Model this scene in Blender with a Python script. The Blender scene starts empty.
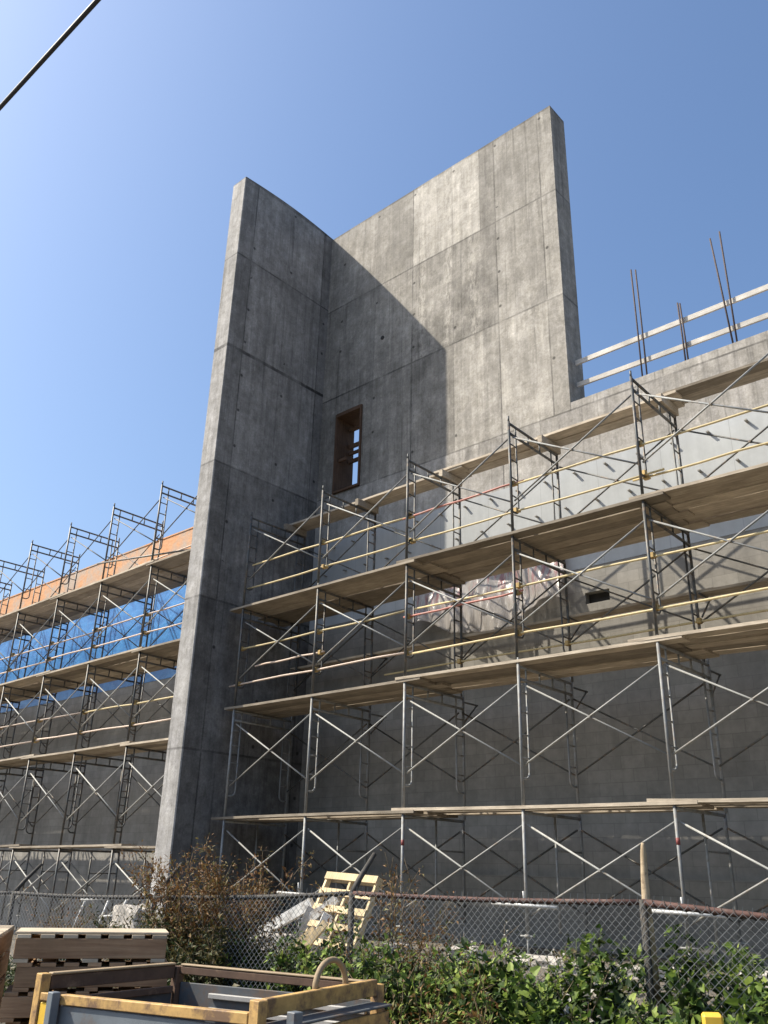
import bpy, bmesh, math, random
from mathutils import Vector, Matrix, noise as mnoise
R = random.Random(7)
S = bpy.context.scene
COL = S.collection
V = Vector

# ------------------------------------------------------------------ camera
F_PX, YAW, PITCH, ROLL = 859.584, -0.741158, 0.398092, 0.025691
fwd = V((math.sin(YAW) * math.cos(PITCH), math.cos(YAW) * math.cos(PITCH), math.sin(PITCH)))
rt = V((math.cos(YAW), -math.sin(YAW), 0)); up = rt.cross(fwd)
cr = math.cos(ROLL) * rt + math.sin(ROLL) * up
cu = -math.sin(ROLL) * rt + math.cos(ROLL) * up
cam = bpy.data.cameras.new('camera'); cam_o = bpy.data.objects.new('camera', cam); COL.objects.link(cam_o)
cam_o.matrix_world = Matrix(((cr.x, cu.x, -fwd.x, 0), (cr.y, cu.y, -fwd.y, 0), (cr.z, cu.z, -fwd.z, 0), (0, 0, 0, 1)))
cam.sensor_fit = 'VERTICAL'; cam.sensor_height = 36; cam.sensor_width = 27
cam.lens = F_PX / 1024 * 36
cam.clip_start = 0.05; cam.clip_end = 2000
S.camera = cam_o

# ------------------------------------------------------------------ sky and sun
SUN = V((-3.97, -3.05, 5.30)).normalized()
EL = math.asin(SUN.z); AZ = math.atan2(SUN.x, SUN.y)
world = bpy.data.worlds.new('World'); S.world = world; world.use_nodes = True
wt = world.node_tree
bg = wt.nodes['Background']
sky = wt.nodes.new('ShaderNodeTexSky'); sky.sky_type = 'NISHITA'; sky.sun_disc = False
sky.sun_elevation = EL; sky.sun_rotation = AZ
sky.air_density = 1.25; sky.dust_density = 3.8; sky.ozone_density = 4.5; sky.altitude = 100
tint = wt.nodes.new('ShaderNodeMix'); tint.data_type = 'RGBA'; tint.blend_type = 'MULTIPLY'; tint.inputs[0].default_value = 1
tint.inputs[7].default_value = (0.93, 1.005, 1.075, 1)
wt.links.new(sky.outputs[0], tint.inputs[6]); wt.links.new(tint.outputs[2], bg.inputs[0]); bg.inputs[1].default_value = 0.12
sl = bpy.data.lights.new('sun', 'SUN'); sl.energy = 5.0; sl.angle = math.radians(0.5); sl.color = (1, 0.915, 0.775)
so = bpy.data.objects.new('sun', sl); COL.objects.link(so)
so.rotation_euler = SUN.to_track_quat('Z', 'Y').to_euler()
S.view_settings.view_transform = 'Standard'; S.view_settings.look = 'None'
S.view_settings.exposure = 0.62; S.view_settings.gamma = 1; S.view_settings.use_curve_mapping = False
S.cycles.max_bounces = 6; S.cycles.diffuse_bounces = 2

# ------------------------------------------------------------------ node helpers
class NT:
    def __init__(s, name):
        s.m = bpy.data.materials.new(name); s.m.use_nodes = True; s.t = s.m.node_tree
        s.b = s.t.nodes['Principled BSDF']; s.out = s.t.nodes['Material Output']
    def n(s, typ, **kw):
        nd = s.t.nodes.new(typ)
        for k, v in kw.items(): setattr(nd, k, v)
        return nd
    def put(s, sock, v):
        if isinstance(v, bpy.types.NodeSocket): s.t.links.new(v, sock)
        else: sock.default_value = v
    def math(s, op, a, b=0.0, c=None):
        nd = s.n('ShaderNodeMath', operation=op); s.put(nd.inputs[0], a); s.put(nd.inputs[1], b)
        if c is not None: s.put(nd.inputs[2], c)
        return nd.outputs[0]
    def noise(s, vec, scale, detail=4, rough=0.55, dist=0.0):
        nd = s.n('ShaderNodeTexNoise'); s.put(nd.inputs['Vector'], vec)
        nd.inputs['Scale'].default_value = scale; nd.inputs['Detail'].default_value = detail
        nd.inputs['Roughness'].default_value = rough; nd.inputs['Distortion'].default_value = dist
        return nd.outputs[0]
    def mapv(s, vec, scale=(1, 1, 1), loc=(0, 0, 0)):
        nd = s.n('ShaderNodeMapping'); s.put(nd.inputs['Vector'], vec)
        nd.inputs['Scale'].default_value = scale; nd.inputs['Location'].default_value = loc
        return nd.outputs[0]
    def rng(s, v, a, b, c, d):
        nd = s.n('ShaderNodeMapRange'); s.put(nd.inputs[0], v)
        for i, x in enumerate((a, b, c, d)): nd.inputs[i + 1].default_value = x
        return nd.outputs[0]
    def mix(s, f, a, b, mode='MIX'):
        nd = s.n('ShaderNodeMix', data_type='RGBA', blend_type=mode)
        s.put(nd.inputs[0], f)
        for i, x in ((6, a), (7, b)):
            s.put(nd.inputs[i], x if isinstance(x, bpy.types.NodeSocket) else (*x[:3], 1))
        return nd.outputs[2]
    def ramp(s, f, stops):
        nd = s.n('ShaderNodeValToRGB'); s.put(nd.inputs[0], f)
        e = nd.color_ramp.elements
        while len(e) < len(stops): e.new(0.5)
        for i, (p, c) in enumerate(stops): e[i].position = p; e[i].color = (*c, 1)
        return nd.outputs[0]
    def pos(s): return s.n('ShaderNodeNewGeometry').outputs['Position']
    def obj(s): return s.n('ShaderNodeTexCoord').outputs['Object']
    def rand(s): return s.n('ShaderNodeObjectInfo').outputs['Random']
    def island(s): return s.n('ShaderNodeNewGeometry').outputs['Random Per Island']
    def attr(s, name): return s.n('ShaderNodeAttribute', attribute_name=name).outputs['Fac']
    def bump(s, h, strength=0.3, dist=0.01):
        nd = s.n('ShaderNodeBump'); nd.inputs['Strength'].default_value = strength; nd.inputs['Distance'].default_value = dist
        s.put(nd.inputs['Height'], h); s.t.links.new(nd.outputs[0], s.b.inputs['Normal'])
    def fin(s, col, rough=0.8, metal=0.0, spec=None):
        s.put(s.b.inputs['Base Color'], col if isinstance(col, bpy.types.NodeSocket) else (*col, 1))
        s.put(s.b.inputs['Roughness'], rough); s.put(s.b.inputs['Metallic'], metal)
        if spec is not None: s.b.inputs['Specular IOR Level'].default_value = spec
        return s.m
    def xyz(s, v):
        nd = s.n('ShaderNodeSeparateXYZ'); s.put(nd.inputs[0], v); return nd.outputs

TOPZ = [16.08, 16.14]
def concrete(name, axis, ulines, zlines, faint=(), base=(0.36, 0.333, 0.284), bold=()):
    """cast concrete: mottling, vertical drips, form joints and tie holes; axis 0 = X runs along the face, 1 = Y"""
    k = NT(name); P = k.pos(); c = k.xyz(P); u = c[axis]; z = c[2]
    big = k.noise(P, 0.9, 6, 0.62); mid = k.noise(P, 5.0, 10, 0.78); fine = k.noise(P, 26, 6, 0.75)
    streak = k.noise(k.mapv(P, (3.2, 3.2, 0.22)), 1.6, 5, 0.65)
    streak2 = k.noise(k.mapv(P, (9, 9, 0.5)), 1.5, 3, 0.6)
    f = k.math('MULTIPLY', k.rng(big, 0.3, 0.7, 0.8, 1.13), k.rng(mid, 0.28, 0.72, 0.66, 1.30))
    f = k.math('MULTIPLY', f, k.rng(streak, 0.34, 0.66, 0.82, 1.12))
    f = k.math('MULTIPLY', f, k.rng(streak2, 0.3, 0.7, 0.9, 1.08))
    f = k.math('MULTIPLY', f, k.rng(fine, 0.3, 0.7, 0.82, 1.16))
    patch = k.noise(k.mapv(P, (1.0, 1.0, 0.8), (7.3, 1.1, 4.2)), 1.9, 12, 0.8, 0.3)
    f = k.math('MULTIPLY', f, k.rng(patch, 0.47, 0.55, 0.88, 1.06))
    scuff = k.noise(k.mapv(P, (2.0, 2.0, 3.4), (1.3, 5.1, 2.2)), 2.4, 12, 0.82)
    f = k.math('MULTIPLY', f, k.rng(scuff, 0.56, 0.62, 1.0, 1.2))
    pit = k.noise(P, 17, 8, 0.8)
    f = k.math('MULTIPLY', f, k.rng(pit, 0.60, 0.66, 1.0, 0.66))
    f = k.math('MULTIPLY', f, k.attr('tone'))
    # pale lime runs where the 'lime' attribute is set
    run = 0.25
    if axis == 0:
        wv_ = k.math('MULTIPLY', k.math('SUBTRACT', k.noise(k.mapv(P, (1, 1, 2.2)), 1.5, 5, 0.7), 0.5), 0.5)
        for p, w in ((-9.27, 0.2), (-9.98, 0.16), (-10.75, 0.14)):
            run = k.math('MAXIMUM', run, k.rng(k.math('ABSOLUTE', k.math('ADD', k.math('SUBTRACT', u, p), wv_)), 0.03, w, 1.0, 0.0))
    lime = k.math('MULTIPLY', k.math('MULTIPLY', k.attr('lime'), run), k.rng(k.noise(k.mapv(P, (5, 5, 1.6)), 2.2, 9, 0.8), 0.45, 0.52, 0.0, 1.0))
    drip = k.noise(k.mapv(P, (5.5, 5.5, 0.16)), 1.5, 7, 0.72)
    f = k.math('MULTIPLY', f, k.rng(drip, 0.55, 0.66, 1.0, 0.68))
    f = k.math('ADD', f, k.math('MULTIPLY', lime, 0.5))
    dark = k.math('MULTIPLY', k.attr('dirt'), k.rng(k.noise(P, 2.0, 9, 0.75), 0.40, 0.62, 1.0, 0.0))
    if axis == 0: dark = k.math('MULTIPLY', dark, k.rng(k.math('ADD', z, k.math('MULTIPLY', big, 1.6)), 11.6, 14.2, 1.0, 0.35))
    f = k.math('MULTIPLY', f, k.math('SUBTRACT', 1.0, k.math('MULTIPLY', dark, 0.52)))
    wob = k.math('MULTIPLY', k.math('SUBTRACT', k.noise(P, 14, 2, 0.5), 0.5), 0.02)
    brk = k.rng(k.noise(P, 1.3, 4, 0.6), 0.3, 0.62, 0.25, 1.0)
    tot = None
    def line(coord, p, w, s):
        nonlocal tot
        d = k.math('ABSOLUTE', k.math('ADD', k.math('SUBTRACT', coord, p), wob))
        m = k.math('MULTIPLY', k.rng(d, w * 0.5, w, 1.0, 0.0), k.math('MULTIPLY', brk, s))
        tot = m if tot is None else k.math('MAXIMUM', tot, m)
    for p in ulines: line(u, p, 0.022, 0.8)
    for p in faint: line(u, p, 0.016, 0.42)
    for p in zlines: line(z, p, 0.03, 0.85)
    for p in bold: line(z, p, 0.06, 1.15)
    line(z, TOPZ[axis], 0.10, 0.75)
    # damp bleeding below the horizontal joints
    for p in list(zlines) + list(bold):
        dd = k.math('SUBTRACT', p, z)
        bl = k.math('MULTIPLY', k.math('MULTIPLY', k.rng(dd, 0.0, 0.75, 1.0, 0.0), k.math('GREATER_THAN', dd, 0.0)), k.rng(k.noise(k.mapv(P, (5, 5, 0.35)), 1.4, 4, 0.65), 0.42, 0.66, 0.0, 0.42))
        tot = k.math('MAXIMUM', tot, bl)
    # form tie holes
    u0 = (list(ulines) + [0.0])[0]
    du = k.math('SUBTRACT', k.math('FRACT', k.math('ADD', k.math('DIVIDE', k.math('SUBTRACT', u, u0 + 0.05), 1.22), 0.5)), 0.5)
    dz = k.math('SUBTRACT', k.math('FRACT', k.math('ADD', k.math('DIVIDE', k.math('SUBTRACT', z, zlines[0] + 0.42), 0.91), 0.5)), 0.5)
    rr = k.math('SQRT', k.math('ADD', k.math('POWER', k.math('MULTIPLY', du, 1.22), 2.0), k.math('POWER', k.math('MULTIPLY', dz, 0.91), 2.0)))
    keep = k.math('GREATER_THAN', k.noise(P, 0.8, 1, 0.5), 0.5)
    hole = k.math('MULTIPLY', k.rng(rr, 0.028, 0.045, 0.95, 0.0), keep)
    tot = k.math('MAXIMUM', tot, hole)
    f = k.math('MULTIPLY', f, k.math('SUBTRACT', 1.0, k.math('MULTIPLY', tot, 0.72)))
    warm = k.mix(k.rng(mid, 0.3, 0.7, 0.0, 1.0), base, (base[0] * 0.97, base[1] * 0.985, base[2] * 1.06))
    g = k.n('ShaderNodeCombineColor'); [k.put(g.inputs[i], f) for i in range(3)]
    col = k.mix(1.0, warm, g.outputs[0], 'MULTIPLY')
    h = k.math('SUBTRACT', k.math('ADD', k.math('MULTIPLY', mid, 0.5), k.math('MULTIPLY', fine, 0.25)), tot)
    k.bump(h, 0.22, 0.008)
    return k.fin(col, 0.85, spec=0.25)

def simple(name, col, rough=0.7, metal=0.0, var=0.2, scale=6, stretch=(1, 1, 1), rnd=0.0, bump=0.1, dirt=None, dirt_at=0.62, world=False, spec=None):
    k = NT(name); P = k.pos() if world else k.obj()
    n = k.noise(k.mapv(P, stretch), scale, 6, 0.65)
    lo = tuple(c * (1 - var) for c in col); hi = tuple(min(1, c * (1 + var)) for c in col)
    c = k.mix(k.rng(n, 0.3, 0.7, 0, 1), lo, hi)
    if rnd:
        f = k.rng(k.rand(), 0, 1, 1 - rnd, 1 + rnd); g = k.n('ShaderNodeCombineColor'); [k.put(g.inputs[i], f) for i in range(3)]
        c = k.mix(1.0, c, g.outputs[0], 'MULTIPLY')
    r = rough
    if dirt:
        d = k.rng(k.noise(P, scale * 0.7, 8, 0.7), dirt_at - 0.07, dirt_at + 0.07, 0, 1)
        c = k.mix(d, c, dirt)
        if metal:
            metal = k.math('MULTIPLY', k.math('SUBTRACT', 1.0, d), metal)
    if bump: k.bump(n, bump, 0.01)
    return k.fin(c, r, metal, spec)

def wood(name, a, b, rnd=0.22, axis=0, scale=3.0, dirt=None):
    k = NT(name); P = k.obj(); st = [14, 14, 14]; st[axis] = 0.9
    r = k.rand()
    cv = k.n('ShaderNodeCombineXYZ'); k.put(cv.inputs[0], k.math('MULTIPLY', r, 37)); k.put(cv.inputs[1], k.math('MULTIPLY', r, 91)); k.put(cv.inputs[2], k.math('MULTIPLY', r, 13))
    va = k.n('ShaderNodeVectorMath', operation='ADD'); k.put(va.inputs[0], P); k.put(va.inputs[1], cv.outputs[0])
    grain = k.noise(k.mapv(va.outputs[0], tuple(st)), scale, 6, 0.6, 0.6)
    blot = k.noise(va.outputs[0], 2.2, 5, 0.65)
    c = k.mix(k.rng(grain, 0.3, 0.7, 0, 1), a, b)
    f = k.math('MULTIPLY', k.rng(blot, 0.3, 0.7, 0.72, 1.15), k.rng(r, 0, 1, 1 - rnd, 1 + rnd))
    g = k.n('ShaderNodeCombineColor'); [k.put(g.inputs[i], f) for i in range(3)]
    c = k.mix(1.0, c, g.outputs[0], 'MULTIPLY')
    if dirt: c = k.mix(k.rng(k.noise(va.outputs[0], 5, 8, 0.7), 0.52, 0.66, 0, 1), c, dirt)
    k.bump(grain, 0.25, 0.006)
    return k.fin(c, 0.85, spec=0.2)

def leafmat(name, stops, trans=0.35):
    k = NT(name)
    c = k.ramp(k.island(), stops)
    k.fin(c, 0.55, spec=0.3)
    t = k.n('ShaderNodeBsdfTranslucent'); k.put(t.inputs[0], c)
    m = k.n('ShaderNodeMixShader'); m.inputs[0].default_value = trans
    k.t.links.new(k.b.outputs[0], m.inputs[1]); k.t.links.new(t.outputs[0], m.inputs[2])
    k.t.links.new(m.outputs[0], k.out.inputs[0])
    return k.m

TOWER_U = [-8.62, -11.06, -7.42]; TOWER_F = [-9.84, -12.28]; TOWER_Z = [13.62, 10.9, 8.2]
M = {}
M['tower'] = concrete('tower concrete', 0, TOWER_U, TOWER_Z, TOWER_F)
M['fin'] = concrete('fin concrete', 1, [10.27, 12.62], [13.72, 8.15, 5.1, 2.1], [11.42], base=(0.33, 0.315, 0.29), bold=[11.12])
M['parapet'] = concrete('parapet concrete', 0, [-8.62, -5.2, -3.4], [8.2], [-6.5, -11.2], base=(0.40, 0.372, 0.325))

def cladding_mat():
    k = NT('grey cladding'); P = k.pos()
    c = k.xyz(P)
    n = k.noise(P, 0.8, 5, 0.6); n2 = k.noise(P, 5, 6, 0.7); s = k.noise(k.mapv(P, (4, 4, 0.3)), 1.5, 4, 0.6)
    f = k.math('MULTIPLY', k.rng(n, 0.3, 0.7, 0.9, 1.08), k.rng(n2, 0.3, 0.7, 0.94, 1.05))
    f = k.math('MULTIPLY', f, k.rng(s, 0.3, 0.7, 0.93, 1.05))
    jx = k.math('ABSOLUTE', k.math('SUBTRACT', k.math('FRACT', k.math('DIVIDE', c[0], 1.2)), 0.5))
    f = k.math('MULTIPLY', f, k.math('SUBTRACT', 1.0, k.math('MULTIPLY', k.math('LESS_THAN', jx, 0.004), 0.25)))
    g = k.n('ShaderNodeCombineColor'); [k.put(g.inputs[i], f) for i in range(3)]
    k.bump(n2, 0.08, 0.01)
    return k.fin(k.mix(1.0, (0.385, 0.40, 0.405), g.outputs[0], 'MULTIPLY'), 0.75, spec=0.25)
M['clad'] = cladding_mat()

def block_mat(name, base, uaxis=0):
    k = NT(name); P = k.pos(); c = k.xyz(P)
    cv = k.n('ShaderNodeCombineXYZ'); k.put(cv.inputs[0], c[uaxis]); k.put(cv.inputs[1], c[2])
    br = k.n('ShaderNodeTexBrick'); k.put(br.inputs['Vector'], cv.outputs[0])
    br.offset = 0.5; br.inputs['Scale'].default_value = 1.0
    br.inputs['Brick Width'].default_value = 0.4; br.inputs['Row Height'].default_value = 0.2
    br.inputs['Mortar Size'].default_value = 0.006; br.inputs['Bias'].default_value = -0.2
    br.inputs['Color1'].default_value = (*[x * 0.9 for x in base], 1); br.inputs['Color2'].default_value = (*[x * 1.08 for x in base], 1)
    br.inputs['Mortar'].default_value = (*[x * 0.8 for x in base], 1)
    n = k.noise(P, 0.5, 6, 0.65); n2 = k.noise(P, 7, 6, 0.7); s = k.noise(k.mapv(P, (2, 2, 0.2)), 1.2, 4, 0.6)
    f = k.math('MULTIPLY', k.rng(n, 0.3, 0.7, 0.8, 1.1), k.rng(n2, 0.3, 0.7, 0.86, 1.1)); f = k.math('MULTIPLY', f, k.rng(s, 0.3, 0.7, 0.85, 1.1))
    g = k.n('ShaderNodeCombineColor'); [k.put(g.inputs[i], f) for i in range(3)]
    k.bump(k.math('SUBTRACT', n2, br.outputs['Fac']), 0.2, 0.01)
    return k.fin(k.mix(1.0, br.outputs['Color'], g.outputs[0], 'MULTIPLY'), 0.9, spec=0.2)
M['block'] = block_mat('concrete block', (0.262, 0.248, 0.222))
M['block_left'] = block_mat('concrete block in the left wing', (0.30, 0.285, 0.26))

def orange_mat():
    k = NT('orange sheathing'); P = k.pos()
    n = k.noise(P, 1.2, 7, 0.7); n2 = k.noise(k.mapv(P, (1, 1, 3)), 6, 6, 0.7)
    c = k.mix(k.rng(n2, 0.3, 0.7, 0, 1), (0.46, 0.205, 0.085), (0.62, 0.34, 0.17))
    c = k.mix(k.rng(n, 0.47, 0.62, 0, 0.85), c, (0.36, 0.31, 0.26))
    k.bump(n2, 0.2, 0.01); return k.fin(c, 0.85)
M['orange'] = orange_mat()
def blue_mat():
    k = NT('blue membrane'); P = k.pos()
    n = k.noise(k.mapv(P, (1, 1, 1.4)), 1.7, 6, 0.65, 0.8); n2 = k.noise(P, 9, 4, 0.6)
    c = k.mix(k.rng(n, 0.3, 0.7, 0, 1), (0.02, 0.11, 0.33), (0.06, 0.25, 0.56))
    c = k.mix(k.rng(k.noise(P, 3.1, 5, 0.7), 0.6, 0.72, 0, 0.4), c, (0.2, 0.4, 0.62))
    k.bump(k.math('ADD', n, k.math('MULTIPLY', n2, 0.3)), 0.6, 0.04); return k.fin(c, 0.35)
M['blue'] = blue_mat()
M['plank'] = wood('weathered plank', (0.27, 0.222, 0.17), (0.47, 0.405, 0.315), 0.42)
M['wood_dark'] = wood('brown timber', (0.085, 0.05, 0.033), (0.15, 0.092, 0.06), 0.2, 2)
M['lumber'] = wood('white lumber', (0.46, 0.43, 0.385), (0.60, 0.57, 0.52), 0.12)
M['pallet_new'] = wood('fresh pallet wood', (0.55, 0.42, 0.24), (0.70, 0.57, 0.36), 0.15)
M['pallet_old'] = wood('old pallet wood', (0.28, 0.165, 0.095), (0.45, 0.29, 0.17), 0.2)
M['pallet_top'] = wood('pale pallet slat', (0.42, 0.34, 0.24), (0.56, 0.47, 0.35), 0.2)  # lighter wood colour for the topmost slats and the plywood sheet
M['rail_y'] = simple('yellow painted rail', (0.55, 0.445, 0.235), 0.6, 0, 0.14, 5, rnd=0.15, dirt=(0.36, 0.27, 0.14), dirt_at=0.66)
M['rail_r'] = simple('red painted rail', (0.46, 0.17, 0.13), 0.6, 0, 0.2, 5, rnd=0.1, dirt=(0.42, 0.3, 0.25), dirt_at=0.6)
M['rail_w'] = simple('pinkish rail', (0.56, 0.44, 0.35), 0.6, 0, 0.15, 5, rnd=0.15)
M['steel_dk'] = simple('dark scaffold steel', (0.085, 0.088, 0.085), 0.5, 0.35, 0.3, 9, rnd=0.25, dirt=(0.20, 0.14, 0.095), dirt_at=0.57)
M['steel_lt'] = simple('galvanised scaffold steel', (0.235, 0.24, 0.235), 0.62, 0.2, 0.2, 9, rnd=0.2, dirt=(0.2, 0.155, 0.115), dirt_at=0.58)
M['galv'] = simple('galvanised brace', (0.27, 0.27, 0.255), 0.65, 0.15, 0.15, 7, rnd=0.25, dirt=(0.2, 0.165, 0.125), dirt_at=0.6)
M['clamp'] = simple('brass coloured clamp', (0.35, 0.24, 0.09), 0.5, 0.4, 0.3, 12)
M['red'] = simple('red tape', (0.22, 0.05, 0.045), 0.6)
M['rebar'] = simple('rusty rebar', (0.07, 0.05, 0.045), 0.75, 0.2, 0.3, 20)
M['rust'] = simple('rusty pipe', (0.085, 0.042, 0.033), 0.75, 0.2, 0.35, 9, dirt=(0.16, 0.12, 0.1), dirt_at=0.64)
M['fence_post'] = simple('grey fence post', (0.055, 0.05, 0.043), 0.75, 0.2, 0.35, 8, dirt=(0.14, 0.11, 0.08), dirt_at=0.64)
M['wire'] = simple('galvanised wire', (0.27, 0.27, 0.262), 0.5, 0.3, 0.2, 5)
M['tie'] = simple('dark tie wire', (0.05, 0.04, 0.035), 0.7, 0.3)
M['bark'] = wood('weathered stake', (0.36, 0.27, 0.17), (0.5, 0.4, 0.27), 0.1, 2, dirt=(0.1, 0.07, 0.05))
M['white_wood'] = wood('peeling white board', (0.72, 0.70, 0.64), (0.84, 0.82, 0.78), 0.05, 0, dirt=(0.3, 0.25, 0.2))
M['chunk'] = simple('broken concrete', (0.38, 0.35, 0.31), 0.95, 0, 0.3, 7, bump=0.5)
M['bin_yellow'] = simple('worn yellow paint', (0.47, 0.29, 0.10), 0.7, 0, 0.3, 9, dirt=(0.17, 0.10, 0.055), dirt_at=0.555, bump=0.15)
M['bin_bright'] = simple('bright yellow paint', (0.68, 0.43, 0.045), 0.55, 0, 0.12, 7, dirt=(0.3, 0.2, 0.08), dirt_at=0.68)
M['bin_grey'] = simple('blue grey steel', (0.135, 0.155, 0.175), 0.6, 0.1, 0.2, 5, dirt=(0.13, 0.085, 0.06), dirt_at=0.62)
M['bin_dark'] = simple('shade-painted grimy inner steel', (0.075, 0.085, 0.095), 0.7, 0.1, 0.25, 5, dirt=(0.11, 0.075, 0.055), dirt_at=0.55)  # blue grey steel darkened to paint shade on the inner faces, plus grime
M['bin_brown'] = simple('rusty brown steel', (0.105, 0.062, 0.04), 0.75, 0.1, 0.3, 8, dirt=(0.24, 0.15, 0.09), dirt_at=0.62)
M['bin_white'] = simple('pale rib', (0.34, 0.33, 0.31), 0.6)
M['hose'] = simple('tan hose', (0.30, 0.22, 0.13), 0.7)
M['black'] = simple('black rubber cable', (0.015, 0.017, 0.024), 0.55)
M['void'] = simple('painted opening shade', (0.03, 0.028, 0.027), 0.9)  # near-black colour stands in for the shade inside vent and tie hole
M['white_steel'] = simple('white painted tube', (0.46, 0.46, 0.45), 0.5, 0.1, 0.12, 6)
M['stem'] = simple('plant stem', (0.12, 0.085, 0.045), 0.8)
M['stem_g'] = simple('green stem', (0.09, 0.11, 0.04), 0.8)
M['leaf_g'] = leafmat('green vine leaf', [(0.0, (0.018, 0.036, 0.009)), (0.35, (0.05, 0.095, 0.018)), (0.65, (0.165, 0.245, 0.045)), (1.0, (0.34, 0.41, 0.10))], 0.38)
M['leaf_d'] = leafmat('dark weed leaf', [(0.0, (0.014, 0.022, 0.008)), (0.5, (0.035, 0.055, 0.018)), (0.85, (0.075, 0.09, 0.03)), (1.0, (0.13, 0.10, 0.05))], 0.25)
M['leaf_r'] = leafmat('rusty dry leaf', [(0.0, (0.07, 0.035, 0.014)), (0.4, (0.155, 0.075, 0.028)), (0.75, (0.23, 0.13, 0.045)), (1.0, (0.16, 0.15, 0.05))], 0.25)
M['leaf_o'] = leafmat('olive weed leaf', [(0.0, (0.03, 0.032, 0.012)), (0.4, (0.075, 0.07, 0.024)), (0.75, (0.14, 0.11, 0.04)), (1.0, (0.22, 0.17, 0.07))], 0.25)
M['leaf_w'] = leafmat('pale dry seed head', [(0.0, (0.26, 0.24, 0.20)), (1.0, (0.5, 0.48, 0.43))], 0.2)
def plastic_mat():
    k = NT('white plastic sheet'); P = k.obj()
    n = k.noise(k.mapv(P, (5, 5, 1.2)), 2.0, 6, 0.65, 0.7)
    pk = k.rng(k.noise(k.mapv(P, (7, 2, 1.0)), 2.2, 4, 0.6), 0.5, 0.6, 0, 1)
    up_ = k.rng(k.xyz(P)[2], -0.75, -0.35, 0, 0.75)
    c = k.mix(k.math('MULTIPLY', pk, up_), (0.56, 0.53, 0.505), (0.50, 0.20, 0.21))
    k.bump(n, 0.35, 0.03); k.fin(c, 0.22, spec=0.6)
    t = k.n('ShaderNodeBsdfTranslucent'); k.put(t.inputs[0], c)
    m = k.n('ShaderNodeMixShader'); m.inputs[0].default_value = 0.4
    k.t.links.new(k.b.outputs[0], m.inputs[1]); k.t.links.new(t.outputs[0], m.inputs[2])
    tr = k.n('ShaderNodeBsdfTransparent'); m2 = k.n('ShaderNodeMixShader'); k.put(m2.inputs[0], k.rng(n, 0.35, 0.7, 0.22, 0.62))
    k.t.links.new(m.outputs[0], m2.inputs[1]); k.t.links.new(tr.outputs[0], m2.inputs[2]); k.t.links.new(m2.outputs[0], k.out.inputs[0])
    return k.m
M['plastic'] = plastic_mat()
def ground_mat():
    k = NT('dusty ground'); P = k.pos()
    n = k.noise(P, 0.7, 8, 0.7); n2 = k.noise(P, 14, 8, 0.75); n3 = k.noise(P, 60, 3, 0.6)
    c = k.mix(k.rng(n, 0.35, 0.65, 0, 1), (0.115, 0.098, 0.075), (0.20, 0.175, 0.14))
    c = k.mix(k.rng(n2, 0.45, 0.7, 0, 0.6), c, (0.27, 0.25, 0.215))
    k.bump(k.math('ADD', n2, k.math('MULTIPLY', n3, 0.4)), 0.8, 0.04); return k.fin(c, 0.95, spec=0.1)
M['ground'] = ground_mat()

# ------------------------------------------------------------------ mesh helpers
def box(bm, c, s, rot=None):
    r = bmesh.ops.create_cube(bm, size=1.0)
    mt = Matrix.Translation(V(c)) @ (rot.to_4x4() if rot else Matrix.Identity(4)) @ Matrix.Diagonal((*s, 1))
    bmesh.ops.transform(bm, matrix=mt, verts=r['verts']); return r['verts']
def box2(bm, lo, hi):
    lo, hi = V(lo), V(hi); return box(bm, (lo + hi) / 2, hi - lo)
def frame_of(d, upv=V((0, 0, 1))):
    d = d.normalized()
    if abs(d.dot(upv)) > 0.999: upv = V((0, 1, 0))
    s = d.cross(upv).normalized(); u = s.cross(d)
    return Matrix((d, s, u)).transposed()
def beam(bm, p, q, w, h, upv=V((0, 0, 1))):
    p, q = V(p), V(q); d = q - p
    return box(bm, (p + q) / 2, (d.length, w, h), frame_of(d, upv))
def tube(bm, pts, r, n=8, cap=True, r2=None):
    pts = [V(p) for p in pts]; rings = []
    m = len(pts)
    for i, p in enumerate(pts):
        d = (pts[min(i + 1, m - 1)] - pts[max(i - 1, 0)])
        f = frame_of(d); rad = r if r2 is None else r + (r2 - r) * i / (m - 1)
        s, u = f.col[1], f.col[2]
        if rings and s.dot(ls) < 0 and abs(s.dot(ls)) > 0.5: s, u = -s, -u
        ls = s.copy()
        rings.append([bm.verts.new(p + (s * math.cos(2 * math.pi * k / n) + u * math.sin(2 * math.pi * k / n)) * rad) for k in range(n)])
    for a, b in zip(rings, rings[1:]):
        for k in range(n):
            fc = bm.faces.new((a[k], a[(k + 1) % n], b[(k + 1) % n], b[k])); fc.smooth = True
    if cap:
        bm.faces.new(rings[0][::-1]); bm.faces.new(rings[-1])
def mesh(name, bm, m):
    bmesh.ops.recalc_face_normals(bm, faces=bm.faces) if bm.faces and len(bm.faces) < 200000 and not getattr(bm, 'keepn', False) else None
    me = bpy.data.meshes.new(name); bm.to_mesh(me); bm.free()
    for x in (m if isinstance(m, (list, tuple)) else [m]): me.materials.append(x)
    return me
def obj(name, me, parent=None, loc=None):
    o = bpy.data.objects.new(name, me); COL.objects.link(o)
    if parent: o.parent = parent
    if loc is not None: o.location = loc
    return o
def bo(name, bm, m, parent=None, bevel=0.0):
    if bevel: bmesh.ops.bevel(bm, geom=list(bm.edges), offset=bevel, segments=1, affect='EDGES')
    return obj(name, mesh(name, bm, m), parent)
def tag(o, label, cat, group=None):
    o['label'] = label; o['category'] = cat
    if group: o['group'] = group
    return o
def thing(name, label, cat, loc=(0, 0, 0), rz=0.0, group=None):
    o = bpy.data.objects.new(name, None); COL.objects.link(o); o.empty_display_size = 0.1
    o.location = loc; o.rotation_euler = (0, 0, rz); return tag(o, label, cat, group)
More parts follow.
